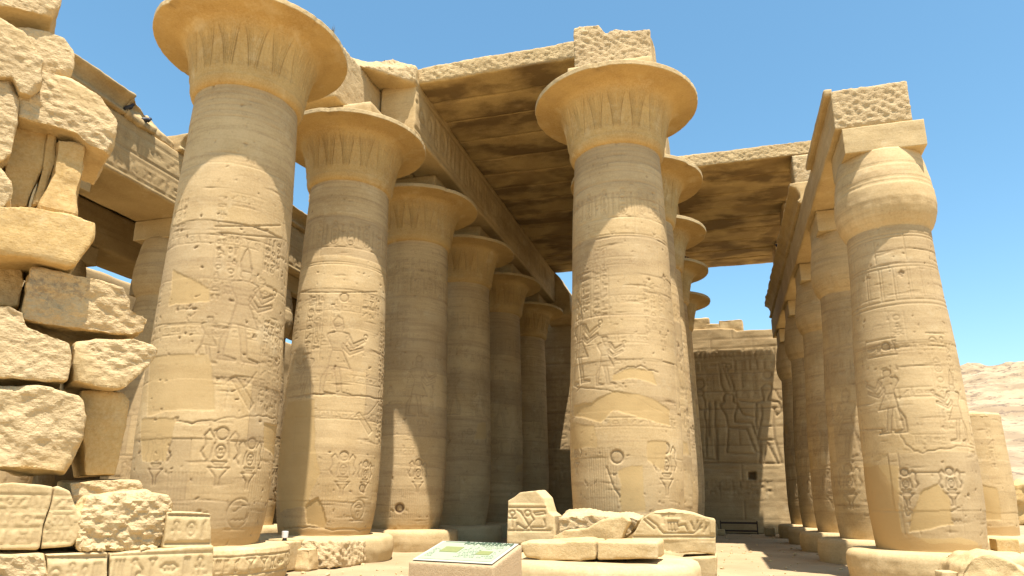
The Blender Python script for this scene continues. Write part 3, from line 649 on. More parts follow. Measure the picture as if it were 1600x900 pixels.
# ------------------------------------------------------------------ architraves
def beam(name, x0, x1, y0, y1, z0, z1, label, cat='stone beam', group=None, vox=.055, chis=.05, seed=0, carve=None, mat='beam', origin=None, big=.025, allr=False):
    o = rock(name, box_bm(x0, x1, y0, y1, z0, z1), M[mat], None, vox, 1, big, .010, 0, chis, (0, -1, 0) if not allr else (.62, -.62, .5), seed, carve=carve)
    return tag(o, label, cat, group)
GB = 'architrave beams resting on the columns'
def side_carve(xface, sgn, y0, y1, z0, z1, seed, rows=((.1, .9),), cell=.34, gw=.03, gd=.05):
    cv = Canvas(y0, y1, z0, z1, .02); rnd = random.Random(seed)
    for a, b in rows: glyph_rect(cv, y0, y1, z0+a*(z1-z0), z0+b*(z1-z0), cell, rnd, False, gw, gd)
    y = y0
    while y < y1: cv.groove([(y, z0), (y+.02, z1)], .014, .02, False, .5); y += 4.03
    def f(co, no):
        m = no[:, 0]*sgn > .8; H, p, s, o = cv.sample(co[:, 1], co[:, 2]); return H*m, p*m, s*m
    return f
beam('architrave_beam', -9.45, -8.22, 12.85, 31.3, 10.5, 12.0, 'outer left nave beam with broken end reaching out over the second column', group=GB, seed=3, chis=.035, allr=True)
beam('architrave_beam', -8.18, -7.12, 14.95, 31.9, 10.5, 11.99, 'inner left nave beam with carved signs, running under the great roof', group=GB, seed=4, carve=side_carve(-7.12, 1, 14.6, 31.95, 10.5, 12.0, 5, ((.12, .88),), .5), chis=.0)
beam('architrave_beam', -2.75, -.9, 14.94, 33.0, 10.5, 11.99, 'central nave beam between the two roofs, above the middle column row', group=GB, seed=5, chis=.035, carve=None)
o = rock('architrave_fragment', prism_bm([(-2.72, 14.1, 10.5), (-.92, 14.1, 10.5), (-.92, 14.1, 11.78), (-1.5, 14.1, 11.84), (-1.72, 14.1, 11.95), (-1.95, 14.1, 11.86), (-2.1, 14.1, 12.12), (-2.7, 14.1, 12.16)], [(-2.72, 14.92, 10.5), (-.92, 14.92, 10.5), (-.92, 14.92, 11.9), (-1.5, 14.92, 11.9), (-1.72, 14.92, 12.0), (-1.95, 14.92, 12.0), (-2.1, 14.92, 12.2), (-2.7, 14.92, 12.2)]), M['beam'], None, .035, 1, .04, .02, .0, .035, (0, -1, 0), 8)
tag(o, 'rough broken stone block on top of the large central column', 'stone block')
o = rock('architrave_fragment', prism_bm([(-9.3, 13.9, 12.0), (-8.2, 13.9, 12.0), (-7.1, 14.8, 11.9), (-7.1, 14.8, 12.4), (-7.7, 14.6, 12.6), (-8.3, 14.3, 12.45), (-9.2, 14.1, 12.75)], [(-9.3, 17.9, 12.0), (-8.2, 17.9, 12.0), (-7.15, 17.9, 11.8), (-7.15, 17.9, 12.1), (-7.7, 17.8, 12.3), (-8.3, 17.8, 12.3), (-9.2, 17.8, 12.4)]), M['beam'], None, .05, 2, .06, .02, .0, .06, (0, -1, 0), 9)
tag(o, 'crumbled pale stone lump at the corner where the left beams meet the great roof', 'stone block')
# right row (bud columns)
beam('architrave_beam', 2.52, 3.86, 13.28, 31.5, 8.205, 9.05, 'right row beam with a rough cut end above the nearest bud column', group=GB, seed=6, chis=.035, vox=.035)
beam('cornice_strip', 2.40, 2.56, 13.33, 16.65, 8.97, 9.13, 'short thin stone lip along the top edge of the right beam', 'stone ledge', seed=7, vox=.03, chis=0, big=.008)
CG0, CG1 = 11.85, 12.75
def cavetto(name, xf, sgn, y0, y1, zb, h, out, label, seed, mat='beam', bird=False):
    bm = bmesh.new(); prof = [(0, 0), (.09*sgn, .02), (.12*sgn, .07), (.09*sgn, .12), (.02*sgn, .14), (.06*sgn, h*.5), (.14*sgn, h*.75), (out*sgn, h*.88), (out*sgn, h), (-.55*sgn, h), (-.55*sgn, 0)]
    f = [(xf+a, y0, zb+b) for a, b in prof]; b_ = [(xf+a, y1, zb+b) for a, b in prof]
    o = rock(name, prism_bm(f, b_), M[mat], None, .04, 1, .05, .025, .0, .0, None, seed); return tag(o, label, 'cornice')
cavetto('cornice', 2.54, -1, 18.8, 31.3, 9.06, .62, .28, 'long dark hollow cornice running along the right beam below the right roof', 14)
cavetto('cornice', -12.5, 1, 9.2, 11.05, 9.6, .50, .27, 'front piece of the hollow cornice on the left side beam, beside the stacked blocks', 15)
cavetto('cornice', -12.5, 1, CG1, 31.3, 9.6, .50, .27, 'long rear piece of the hollow cornice on the left side beam', 16)
o = rock('cornice_stump', prism_bm([(-13.05, 11.04, 9.6), (-12.40, 11.04, 9.6), (-12.38, 11.04, 9.76), (-12.42, 11.04, 9.85), (-12.25, 11.04, 10.02), (-12.3, 11.04, 10.1), (-13.05, 11.04, 10.1)], [(-13.05, CG0+.1, 9.6), (-12.42, CG0+.1, 9.6), (-12.40, CG0+.1, 9.74), (-12.5, CG0+.1, 9.85), (-12.62, CG0+.1, 9.98), (-12.8, CG0+.1, 10.0), (-13.05, CG0+.1, 10.0)]), M['beam'], None, .035, 2, .10, .06, seed=19); tag(o, 'crumbling end of the front cornice piece, below two pigeons', 'cornice')
o = rock('cornice_stump', prism_bm([(-13.05, CG0, 9.6), (-12.56, CG0, 9.6), (-12.56, CG0, 9.95), (-12.7, CG0, 10.15), (-13.05, CG0, 10.1)], [(-13.05, CG1, 9.6), (-12.56, CG1, 9.6), (-12.56, CG1, 9.75), (-12.75, CG1, 9.9), (-13.05, CG1, 9.9)]), M['beam'], None, .04, 2, .08, .05, seed=17); tag(o, 'broken stump of cornice between the two whole pieces at left, letting sun onto the beam', 'cornice')
beam('architrave_beam', -14.3, -12.5, 9.2, 31.5, 8.205, 9.6, 'left side beam with rippled sunlit patch, seen above the stacked blocks', group=GB, seed=10, carve=side_carve(-12.5, 1, 5.4, 31.6, 8.2, 9.6, 9, ((.1, .4), (.5, .85)), .45, .02, .018), chis=0, vox=.04)
beam('architrave_beam', -18.4, -16.9, 9.4, 31.5, 8.205, 9.5, 'outermost left beam in shade above the patch of sky', group=GB, seed=12, vox=.09, chis=0)
# clerestory piers
GP = 'clerestory piers holding up the high roofs'
beam('clerestory_pier', 2.8, 3.6, 21.8, 22.9, 9.05, 11.99, 'rough ended pier standing on the right beam under the right roof corner', 'stone pier', GP, seed=20, chis=.06)
for i, y in enumerate((25.4, 29.6)): beam('clerestory_pier', 2.74, 3.6, y, y+1.3, 9.05, 11.99, ['middle pier between the right beam and the right roof', 'rear pier between the right beam and the right roof'][i], 'stone pier', GP, seed=21+i, vox=.1)
for i, y in enumerate((21.6, 25.6, 29.8)): beam('clerestory_pier', -14.1, -13.2, y, y+1.2, 9.6, 11.99, ['front pier on the left side beam', 'middle pier on the left side beam', 'rear pier on the left side beam'][i], 'stone pier', GP, seed=25+i, vox=.1)
# ------------------------------------------------------------------ roof slabs
GR = 'sandstone roof slabs spanning the nave and aisles'
ORD = ['first', 'second', 'third', 'fourth', 'fifth', 'sixth', 'seventh', 'eighth', 'ninth', 'tenth', 'eleventh', 'twelfth', 'thirteenth', 'fourteenth', 'fifteenth', 'sixteenth']
def roof(x0, x1, y0, y1, z0, z1, n, where, seed, front_rough=True, vox=.08, skip=(), gap=.012):
    rnd = random.Random(seed); ys = [y0]
    for k in range(n): ys.append(ys[-1]+rnd.uniform(.85, 1.15))
    sc = (y1-y0)/(ys[-1]-y0); ys = [y0+(y-y0)*sc for y in ys]
    for k in range(n):
        if k in skip: continue
        a, b = ys[k]+gap, ys[k+1]-gap; dzt = rnd.uniform(-.05, .05)
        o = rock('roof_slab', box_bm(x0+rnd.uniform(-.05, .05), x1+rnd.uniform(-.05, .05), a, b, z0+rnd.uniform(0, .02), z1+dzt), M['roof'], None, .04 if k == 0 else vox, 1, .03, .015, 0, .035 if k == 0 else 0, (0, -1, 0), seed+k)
        tag(o, f'{ORD[k]} {where} from the front'+(', rough pale edge' if k == 0 else ', brown underside'), 'roof slab', GR)
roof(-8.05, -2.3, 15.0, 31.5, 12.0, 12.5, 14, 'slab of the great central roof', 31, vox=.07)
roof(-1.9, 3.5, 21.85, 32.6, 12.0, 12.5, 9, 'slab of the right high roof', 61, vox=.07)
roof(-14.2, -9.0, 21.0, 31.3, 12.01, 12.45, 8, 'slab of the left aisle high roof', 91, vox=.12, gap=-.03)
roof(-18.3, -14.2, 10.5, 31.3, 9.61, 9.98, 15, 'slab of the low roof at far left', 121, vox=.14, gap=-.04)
# ------------------------------------------------------------------ back wall
WY = 33.6
def W(px, py):
    q = at(px, py, 'y', WY); return (q[0], q[2])
cv = Canvas(-20, 5.6, 0, 11, .022); rnd = random.Random(77)
Zm = lambda x, y: W(1040+x/2.369, 480+y/2.369)
def zl(P, cl=False, wd=.03, dp=.055): cv.groove([Zm(*p) for p in P], wd, dp, cl, .35)
def zc(x, y, r): a = Zm(x, y); b = Zm(x+r, y); cv.sink(circ(a[0], a[1], abs(b[0]-a[0])), .03, .03, .055, .35)
zc(125, 285, 18); zl(circ(125, 318, 13, 10), True)
zl([(112, 330), (106, 350), (118, 400), (120, 450), (128, 520), (140, 560), (185, 566)]); zl([(136, 330), (146, 352), (143, 400), (152, 440), (148, 500), (152, 552)])
zl([(110, 352), (128, 380), (165, 372)]); zl([(182, 350), (184, 560)]); zl([(160, 350), (160, 480)]); zl([(120, 575), (430, 578)]); zl([(190, 440), (190, 566)]); zl([(232, 445), (226, 540), (330, 545)])
zl([(195, 208), (207, 290), (220, 318)]); zl([(200, 206), (218, 206), (250, 290), (258, 330)]); zl([(208, 208), (238, 300)])
zl([(222, 318), (212, 335), (216, 352), (200, 358), (205, 375), (222, 400), (232, 445), (300, 452), (318, 500), (333, 535), (352, 538), (338, 490), (318, 430), (256, 425), (254, 400), (266, 360), (248, 350), (250, 325)], False, .035)
zl([(262, 358), (286, 398), (338, 408)]); zl([(272, 345), (296, 350), (330, 352)]); zl([(222, 318), (250, 325)])
zc(376, 250, 16); zl([(358, 325), (352, 300), (366, 286), (388, 286), (394, 305), (382, 325), (376, 345), (420, 352), (428, 385), (412, 402), (398, 372)], False, .035)
zl([(358, 325), (362, 345), (335, 354), (333, 430), (345, 470)], False, .035); zl([(352, 365), (356, 400), (348, 440), (340, 492), (404, 492), (398, 440), (400, 400), (404, 372)], False, .035); zl([(348, 440), (398, 440)])
zl([(350, 492), (348, 580), (362, 582), (376, 500), (416, 578), (430, 576), (404, 492)], False, .035); zl([(408, 310), (418, 335), (432, 345)])
for y0, y1 in ((160, 190), (196, 232)):
    a = Zm(90, y0); b = Zm(415, y1); glyph_rect(cv, a[0], b[0], b[1], a[1], .4, rnd, False, .024, .04)
for k in range(7):
    a = Zm(105+k*42, 235); b = Zm(130+k*42, 330); glyph_rect(cv, a[0], b[0], b[1], a[1], .28, rnd, True, .022, .035) if k not in (0, 2, 6) else None
a = Zm(130, 640); b = Zm(400, 700); glyph_rect(cv, a[0], b[0], b[1], a[1], .32, rnd, True, .022, .04)
a = Zm(100, 600); b = Zm(420, 600); cv.groove([a, b], .02, .04)
for k, z in enumerate(np.arange(.55, 10.5, .82)):
    cv.groove([(-20, z), (5.5, z+.01)], .016, .03, False, .5)
    for x in np.arange(-20+(k % 2)*.9, 5.5, 1.9): cv.groove([(x, z), (x+.01, z+.82)], .014, .03, False, .5)
glyph_rect(cv, -20, -3.5, 2.0, 7.5, .5, rnd, True, .024, .03)
a = Zm(306, 608); b = Zm(336, 636); J, I, r = cv.inside([a, (b[0], a[1]), b, (a[0], b[1])]); cv.H[J, I] = np.where(r, -.3, cv.H[J, I]); cv.stain[J, I] = np.where(r, .6, 0)
def wcarve(co, no):
    m = no[:, 1] < -.8; H, p, s, o = cv.sample(co[:, 0], co[:, 2]); return H*m, p*m, s*m
prof = [(-20, 0), (5.5, 0), (5.5, 9.1), (1.1, 9.15), (1.0, 9.28), (-1.2, 9.35), (-1.25, 9.2), (-3.0, 9.3), (-5.2, 10.0), (-5.25, 10.1), (-8.2, 10.2), (-9, 9.6), (-20, 9.4)]
o = rock('back_wall', prism_bm([(x, WY, z) for x, z in prof], [(x, WY+1.4, z) for x, z in prof]), M['wall'], None, .055, 1, .03, .012, 0, 0, None, 44, carve=wcarve)
tag(o, 'shaded rear wall carved with a seated god between two standing figures', 'wall')
GW = 'loose blocks along the top of the back wall'
for i, (x0, x1, y0, y1, lb) in enumerate(((1080, 1108, 497, 513, 'squat block at the left of the loose stones on the back wall'), (1124, 1161, 499, 515, 'pale squared block sitting on top of the back wall'), (1100, 1124, 506, 516, 'low flat block next to the pale squared one on the back wall'))):
    a = W(x0, y1); b = W(x1, y0)
    o = rock('wall_block', box_bm(a[0], b[0], WY+.05, WY+.9, a[1]-.15, b[1]+.05), M['block'], None, .05, 2, .06, .03, seed=50+i); tag(o, lb, 'stone block', GW)
a = at(858, 432, 'y', 31.4); b = at(879, 490, 'y', 31.4)
o = rock('wall_block', prism_bm([(-7.9, 31.35, 9.9), (-6.35, 31.35, 9.9), (-6.4, 31.35, 10.9), (-6.8, 31.35, 11.6), (-7.2, 31.35, 12.1), (-7.9, 31.35, 12.1)], [(-7.9, 34.2, 9.9), (-6.35, 34.2, 9.9), (-6.4, 34.2, 10.9), (-6.8, 34.2, 11.6), (-7.2, 34.2, 12.1), (-7.9, 34.2, 12.1)]), M['beam'], None, .06, 2, .06, .03, seed=57); tag(o, 'jagged sunlit block beyond the far end of the left beam', 'stone block')
# left side wall, closing the aisle
o = rock('side_wall', box_bm(-20.8, -19.6, 10, 34.2, 0, 8.6), M['wall'], None, .15, 1, .05, .02, seed=46); tag(o, 'dark side wall closing the far left aisle', 'wall')
# ------------------------------------------------------------------ stacked ruin at the left
TH = rad(55); nx, ny = math.sin(TH), -math.cos(TH)       # the face of the ruined pier looks this way
RD = 8.6
def onpier(px, py, back=0.):
    d = ray(px, py); k = (RD+back)/-(d[0]*nx+d[1]*ny); q = np.array([0, 0, CAMZ])+d*k
    return q
def pier_block(name, P, back, depth, label, mat='block', vox=.024, seed=0, big=.02, mid=.031, fine=.0, chis=.013, carve=None, rnd=0, cuts=4, group='tumbled blocks of the ruined pier'):
    f = [onpier(a, b, back) for a, b in P]; e = np.array([-nx, -ny, 0])*depth
    b_ = [q+e for q in f]
    bm = prism_bm([tuple(q) for q in f], [tuple(q) for q in b_])
    if cuts:
        r_ = random.Random(seed*7+1); cen = sum(f)/len(f)+e*.5; ext = max(np.linalg.norm(q-cen) for q in f)
        for k in range(cuts):
            n = Vector((nx*r_.uniform(.5, 1)+r_.uniform(-.8, .8), ny*r_.uniform(.5, 1)+r_.uniform(-.8, .8), r_.uniform(-.8, .9))).normalized()
            far = max((v.co-Vector(cen)).dot(n) for v in bm.verts)
            bmesh.ops.bisect_plane(bm, geom=bm.verts[:]+bm.edges[:]+bm.faces[:], plane_co=Vector(cen)+n*far*r_.uniform(.9, .985), plane_no=n, clear_outer=True)
            bmesh.ops.holes_fill(bm, edges=[ed for ed in bm.edges if ed.is_boundary])
    o = rock(name, bm, M[mat], None, vox, rnd, big, mid, fine, chis, (nx, ny, .25), seed, carve=carve)
    if not carve: o.data.polygons.foreach_set('use_smooth', np.zeros(len(o.data.polygons), bool))
    return tag(o, label, 'stone block', group)
pier_block('stone_block', [(-60, -90), (90, -90), (99, -20), (96, 8), (84, 24), (60, 22), (20, 12), (-60, 0)], .15, 1.1, 'topmost overhanging block of the stack in the upper left corner', seed=1)
pier_block('stone_block', [(-60, 10), (-5, 25), (40, 52), (68, 92), (66, 135), (50, 148), (30, 145), (20, 120), (-60, 120)], -.12, .9, 'big pitted block jutting forward beneath the topmost one', seed=2)
pier_block('stone_block', [(-60, 122), (20, 118), (30, 150), (26, 190), (18, 240), (5, 252), (-60, 250)], -.05, .9, 'tall rough block at the left frame edge above the leaning slabs', seed=3)
pier_block('stone_block', [(10, 38), (48, 40), (100, 58), (119, 74), (112, 118), (60, 125), (10, 120)], .25, 1.0, 'smoother pale block tucked behind the big pitted one', seed=4, chis=.01)
pier_block('stone_block', [(28, 140), (60, 108), (112, 118), (158, 148), (186, 186), (183, 225), (172, 240), (140, 228), (118, 208), (82, 196), (30, 182)], .02, 1.1, 'broad chisel-marked block whose right end overhangs the gap', seed=5, chis=.022)
pier_block('leaning_slab', [(8, 200), (76, 196), (72, 240), (50, 300), (42, 322), (8, 325)], .3, .6, 'widest of the upright slabs wedged between two big blocks', 'ochre_block', seed=6, big=.05, mid=.02, chis=0, cuts=2)
pier_block('leaning_slab', [(74, 205), (89, 207), (88, 250), (66, 318), (48, 322), (66, 262)], .25, .5, 'narrow splinter of stone leaning between two upright slabs', 'ochre_block', seed=7, big=.03, mid=.015, chis=0, vox=.03, cuts=2)
pier_block('leaning_slab', [(90, 215), (134, 222), (136, 262), (122, 300), (118, 338), (62, 326), (84, 270)], .12, .6, 'right upright slab under the overhanging block', 'ochre_block', seed=8, big=.07, mid=.03, chis=0, cuts=2)
pier_block('stone_block', [(-60, 262), (0, 262), (16, 285), (18, 310), (0, 330), (-60, 330)], -.1, .7, 'small rough block at the left edge beside the upright slabs', seed=9)
pier_block('stone_block', [(-60, 322), (50, 322), (112, 334), (149, 348), (147, 372), (120, 412), (108, 416), (50, 402), (-60, 395)], -.1, 1.0, 'smooth ochre lintel-like block sticking out below the upright slabs', 'ochre_block', seed=10, chis=0, mid=.02)
pier_block('stone_block', [(-60, 415), (34, 412), (40, 440), (28, 478), (-60, 478)], .45, .7, 'recessed dark block at the left edge under the ochre block', 'ochre_block', seed=11)
pier_block('stone_block', [(50, 416), (100, 424), (196, 446), (207, 470), (206, 482), (234, 494), (231, 518), (210, 522), (120, 515), (34, 498), (36, 470)], .1, 1.1, 'dark weathered block with black lichen in the middle of the stack', 'lichen_block', seed=12, mid=.06)
pier_block('stone_block', [(-60, 474), (15, 474), (38, 488), (42, 510), (72, 520), (114, 534), (114, 560), (106, 596), (40, 592), (-60, 585)], -.08, 1.0, 'wide block with a rough shoulder left of the chisel-marked wedge', seed=13)
pier_block('stone_block', [(118, 532), (160, 527), (216, 530), (249, 545), (236, 572), (196, 604), (180, 608), (114, 596)], -.05, 1.1, 'wedge shaped chisel-marked block pointing right toward the nearest column', seed=14, chis=.025)
pier_block('stone_block', [(-60, 596), (14, 597), (70, 606), (130, 622), (130, 660), (122, 700), (104, 738), (60, 738), (-60, 728)], -.1, 1.1, 'largest cracked boulder low in the stack', seed=15, big=.09, mid=.055)
pier_block('upright_block', [(128, 612), (202, 616), (198, 665), (182, 744), (132, 744)], .22, .8, 'upright ochre block in shade under the chisel-marked wedge', 'ochre_block', seed=16, big=.05, mid=.02, chis=0)
# inscribed courses
def pier_uv(co): # metres along the face and height
    return co[:, 0]*math.cos(TH)+co[:, 1]*math.sin(TH), co[:, 2]
def pier_canvas(rects, seed, cell=.2, res=.01, grooves=(), dp=.011):
    cv = Canvas(-9, 6, .0, 1.9, res); rnd = random.Random(seed)
    def q(px, py, b=0.):
        p = onpier(px, py, b); return p[0]*math.cos(TH)+p[1]*math.sin(TH), p[2]
    for x0, y0, x1, y1, b in rects:
        a = q(x0, y0, b); c_ = q(x1, y1, b); glyph_rect(cv, a[0], c_[0], c_[1], a[1], (a[1]-c_[1])*.75, rnd, False, .012, dp)
    for P in grooves: cv.groove([q(*p) for p in P], .016, .03, False, .5)
    def f(co, no):
        u, v = pier_uv(co); m = (no[:, 0]*nx+no[:, 1]*ny) > .75; H, p, s, o = cv.sample(u, v); return H*m, p*m, s*m
    return f
GI = 'inscribed blocks in the low courses under the ruined pier'
pier_block('inscribed_block', [(-60, 760), (20, 754), (84, 760), (78, 790), (66, 820), (60, 858), (-60, 858)], -.35, 1.1, 'left half of the cracked block carved with three rows of signs', seed=17, big=.02, mid=.012, chis=0, vox=.015, rnd=1, cuts=0, group=GI, mat='base',
    carve=pier_canvas([(-40, 772, 72, 795, -.35), (-40, 800, 68, 823, -.35), (-40, 828, 60, 850, -.35)], 3))
pier_block('inscribed_block', [(88, 760), (108, 768), (116, 792), (127, 806), (127, 834), (113, 852), (64, 858), (70, 820), (82, 790)], -.33, 1.0, 'right half of the cracked carved block, split off by a diagonal fissure', seed=18, big=.03, mid=.012, chis=0, vox=.015, rnd=1, cuts=0, group=GI, mat='base',
    carve=pier_canvas([(86, 775, 112, 796, -.33), (84, 804, 112, 822, -.33), (72, 828, 108, 846, -.33)], 5))
pier_block('stone_block', [(106, 752), (160, 750), (222, 750), (229, 772), (222, 792), (110, 792)], .1, .8, 'low chiselled block on the course behind the carved ones', seed=19, chis=.022)
pier_block('stone_block', [(120, 800), (140, 778), (180, 776), (262, 776), (272, 790), (262, 815), (262, 858), (122, 860)], -.35, 1.1, 'crumbling hollow-topped block beside the carved cracked one', seed=20, big=.09, mid=.05, chis=.035, fine=.02)
pier_block('inscribed_block', [(262, 800), (330, 802), (330, 854), (254, 858)], -.42, 1.0, 'squared block with a carved panel at the right end of the upper course', seed=21, big=.015, mid=.01, chis=0, vox=.015, cuts=0, rnd=1, group=GI, mat='base',
    carve=pier_canvas([(266, 808, 328, 846, -.42)], 7, dp=.014, grooves=([(258, 804, -.42), (330, 806, -.42)], [(258, 850, -.42), (330, 849, -.42)])))
pier_block('inscribed_block', [(-60, 868), (70, 866), (70, 1000), (-60, 1000)], -.5, 1.4, 'left block of the bottom course with a rough hollow', seed=22, big=.06, mid=.03, chis=.03, vox=.03, group=GI)
pier_block('inscribed_block', [(72, 866), (168, 864), (168, 1000), (72, 1000)], -.5, 1.4, 'middle block of the bottom course with an oval name ring', seed=23, big=.015, mid=.01, chis=0, vox=.015, cuts=0, rnd=2, group=GI, mat='base', carve=pier_canvas([(78, 876, 160, 910, -.5)], 9, dp=.014, grooves=([(74, 871, -.5), (166, 870, -.5)],)))
pier_block('inscribed_block', [(170, 864), (334, 852), (334, 1000), (170, 1000)], -.5, 1.4, 'right block of the bottom course, deeply carved, next to the column base', seed=24, big=.015, mid=.01, chis=0, vox=.015, cuts=0, rnd=2, group=GI, mat='base', carve=pier_canvas([(176, 868, 330, 905, -.5)], 11, dp=.016))
# ------------------------------------------------------------------ central broken blocks and slabs
def yblock(name, P, y, depth, label, mat='base', vox=.025, seed=0, big=.03, mid=.015, chis=.0, carve=None, rnd=2, group=None, slope=0., fine=0., cat='stone block'):
    f = [at(a, b, 'y', y) for a, b in P]; b_ = [q+np.array([0, depth, slope]) for q in f]
    o = rock(name, prism_bm([tuple(q) for q in f], [tuple(q) for q in b_]), M[mat], None, vox, rnd, big, mid, fine, chis, None, seed, carve=carve)
    return tag(o, label, cat, group)
def ycarve(y, rects, lines, seed, dp=.03):
    cv = Canvas(-5, 5, 0, 2.2, .012); rnd = random.Random(seed)
    q = lambda px, py: tuple(at(px, py, 'y', y)[[0, 2]])
    for x0, y0, x1, y1 in rects:
        a = q(x0, y0); b = q(x1, y1); glyph_rect(cv, a[0], b[0], b[1], a[1], (a[1]-b[1])*.8, rnd, False, .015, dp, False)
    for P in lines: cv.groove([q(*p) for p in P], .012, .024, False, .3)
    def f(co, no):
        m = no[:, 1] < -.7; H, p, s, o = cv.sample(co[:, 0], co[:, 2]); return H*m, p*m, s*m
    return f
GC = 'broken carved blocks laid in front of the middle column'
yblock('inscribed_block', [(793, 782), (812, 768), (838, 766), (850, 778), (858, 800), (866, 806), (868, 850), (793, 850)], 11.3, .6, 'peaked fragment with crossed signs at the left of the central blocks', seed=31, vox=.014, carve=ycarve(11.3, [], [[(794, 793), (852, 793)], [(794, 829), (860, 829)], [(a_, b_) for a_, b_ in circ(800, 802, 4, 10)], [(800, 806), (800, 824)], [(795, 810), (806, 810)], [(807, 797), (813, 800), (830, 827)], [(834, 812), (822, 826)], [(830, 806), (834, 812)], circ(824, 802, 4.5, 12), [(834, 801), (850, 799), (852, 803), (836, 805), (834, 801)], [(806, 826), (808, 818), (820, 826)], [(832, 824), (852, 824), (850, 812)]], 13, .03), group=GC, big=.02)
yblock('stone_block', [(870, 806), (905, 804), (950, 806), (985, 806), (1000, 812), (988, 835), (975, 850), (870, 850)], 11.35, .9, 'low rubble-faced stone between the peaked fragment and the domed one', mat='block', seed=32, big=.12, mid=.06, chis=.03, rnd=4, group=GC, slope=.05)
yblock('stone_block', [(862, 838), (880, 828), (915, 826), (940, 812), (975, 806), (985, 815), (972, 842), (960, 852), (862, 852)], 11.05, .28, 'sloping pale flake leaning on the low rubble-faced stone', mat='block', seed=33, big=.06, mid=.03, group=GC, rnd=5)
yblock('inscribed_block', [(1003, 812), (1018, 800), (1045, 797), (1080, 802), (1116, 812), (1117, 866), (1080, 862), (1060, 866), (1020, 858), (985, 850), (990, 835)], 11.2, .85, 'long domed block carved with a boat at the right of the central blocks', seed=34, vox=.014, carve=ycarve(11.2, [], [[(988, 839), (1116, 839)], [(1028, 824), (1036, 833), (1084, 833), (1096, 824)], [(1044, 815), (1058, 815), (1058, 829), (1044, 829), (1044, 815)], [(1048, 816), (1048, 828)], [(1053, 816), (1053, 828)], [(1060, 822), (1070, 820), (1074, 829)], [(1006, 812), (1022, 826)], [(1012, 810), (1028, 822)], [(1080, 816), (1084, 828)], [(1090, 814), (1086, 828)], [(1096, 818), (1089, 829)], [(1104, 822), (1100, 832)]], 15, .03), group=GC, big=.05, rnd=3)
yblock('plinth_block', [(1062, 872), (1120, 870), (1120, 930), (1062, 930)], 11.0, 1.0, 'plain squared stone under the right end of the domed block', seed=35, big=.01, mid=.008)
yblock('flat_slab', [(812, 848), (930, 845), (931, 873), (905, 876), (860, 876), (820, 870)], 9.3, .9, 'left flat slab with worn front edge lying before the central blocks', mat='block', seed=36, big=.03, mid=.02, cat='slab', group='flat slabs before the central blocks', rnd=3)
yblock('flat_slab', [(933, 845), (1028, 847), (1028, 874), (933, 874)], 9.3, .9, 'right flat slab of the pair before the central blocks', mat='block', seed=37, big=.025, mid=.02, cat='slab', group='flat slabs before the central blocks', rnd=3)
yblock('flat_slab', [(848, 844), (905, 840), (930, 842), (918, 847), (850, 848)], 9.9, .5, 'thin pale flake lying on top of the left flat slab', mat='block', seed=38, big=.01, mid=.01, cat='slab')
bs = link('column_base', base_mesh(1.42, 9), M['base'], None, (XB+.04, RY[0], -.02)); tag(bs, 'round empty column base at the bottom centre, under the flat slabs', 'column base')
# broken front of the second column's base etc.
q = at(500, 870, 'z', .2)
o = rock('stone_block', prism_bm([(-8.9, 11.9, 0), (-6.9, 12.1, 0), (-6.95, 12.2, .48), (-8.1, 12.1, .5), (-8.9, 12.0, .4)], [(-8.9, 13.2, 0), (-6.9, 13.4, 0), (-6.95, 13.4, .46), (-8.1, 13.4, .48), (-8.9, 13.4, .4)]), M['block'], None, .03, 3, .07, .05, .02, .04, None, 39)
tag(o, 'rough chiselled block at the foot of the second left column', 'stone block')
o = rock('stone_block', box_bm(-8.0, -7.2, 11.65, 12.0, 0, .38), M['block'], None, .03, 3, .08, .05, seed=40); tag(o, 'small ochre lump wedged between the first two left column bases', 'stone block')
# low plinths between bases
yblock('plinth_block', [(418, 842), (462, 842), (462, 852), (418, 852)], 11.9, .5, 'small grey footing stone behind the white floodlight', seed=41, big=.005, mid=.004)
# right lower corner rock and small cube
yblock('boulder', [(1500, 905), (1506, 886), (1522, 870), (1545, 864), (1576, 876), (1606, 896), (1625, 960), (1500, 960)], 9.6, 1.0, 'angular pale boulder in the bottom right corner', mat='block', seed=42, big=.12, mid=.05, rnd=3, cat='boulder')
yblock('stone_block', [(1470, 893), (1498, 893), (1498, 930), (1470, 930)], 9.7, .3, 'small squared stone left of the corner boulder', seed=43, big=.02, mid=.01)
t_ = at(1577, 862, 'z', .5)
o = rock('stone_block', box_bm(t_[0]-.17, t_[0]+.17, t_[1], t_[1]+.35, .0 if 0 else .42, .70), M['ochre_block'], None, .02, 1, .01, .008, seed=44); tag(o, 'little ochre cube standing on the base at the far right', 'stone block')
# paving kerb under the stump
o = rock('plinth_block', box_bm(5.2, 12, 19.9, 21.2, 0, .42), M['base'], None, .06, 1, .03, .015, seed=45); tag(o, 'long low footing in front of the column stump at right', 'stone block')
o = rock('plinth_block', box_bm(4.6, 9.5, 15.2, 16.6, -.02, .38), M['base'], None, .06, 1, .03, .015, seed=46); tag(o, 'low worn footing behind the small ochre cube', 'stone block')
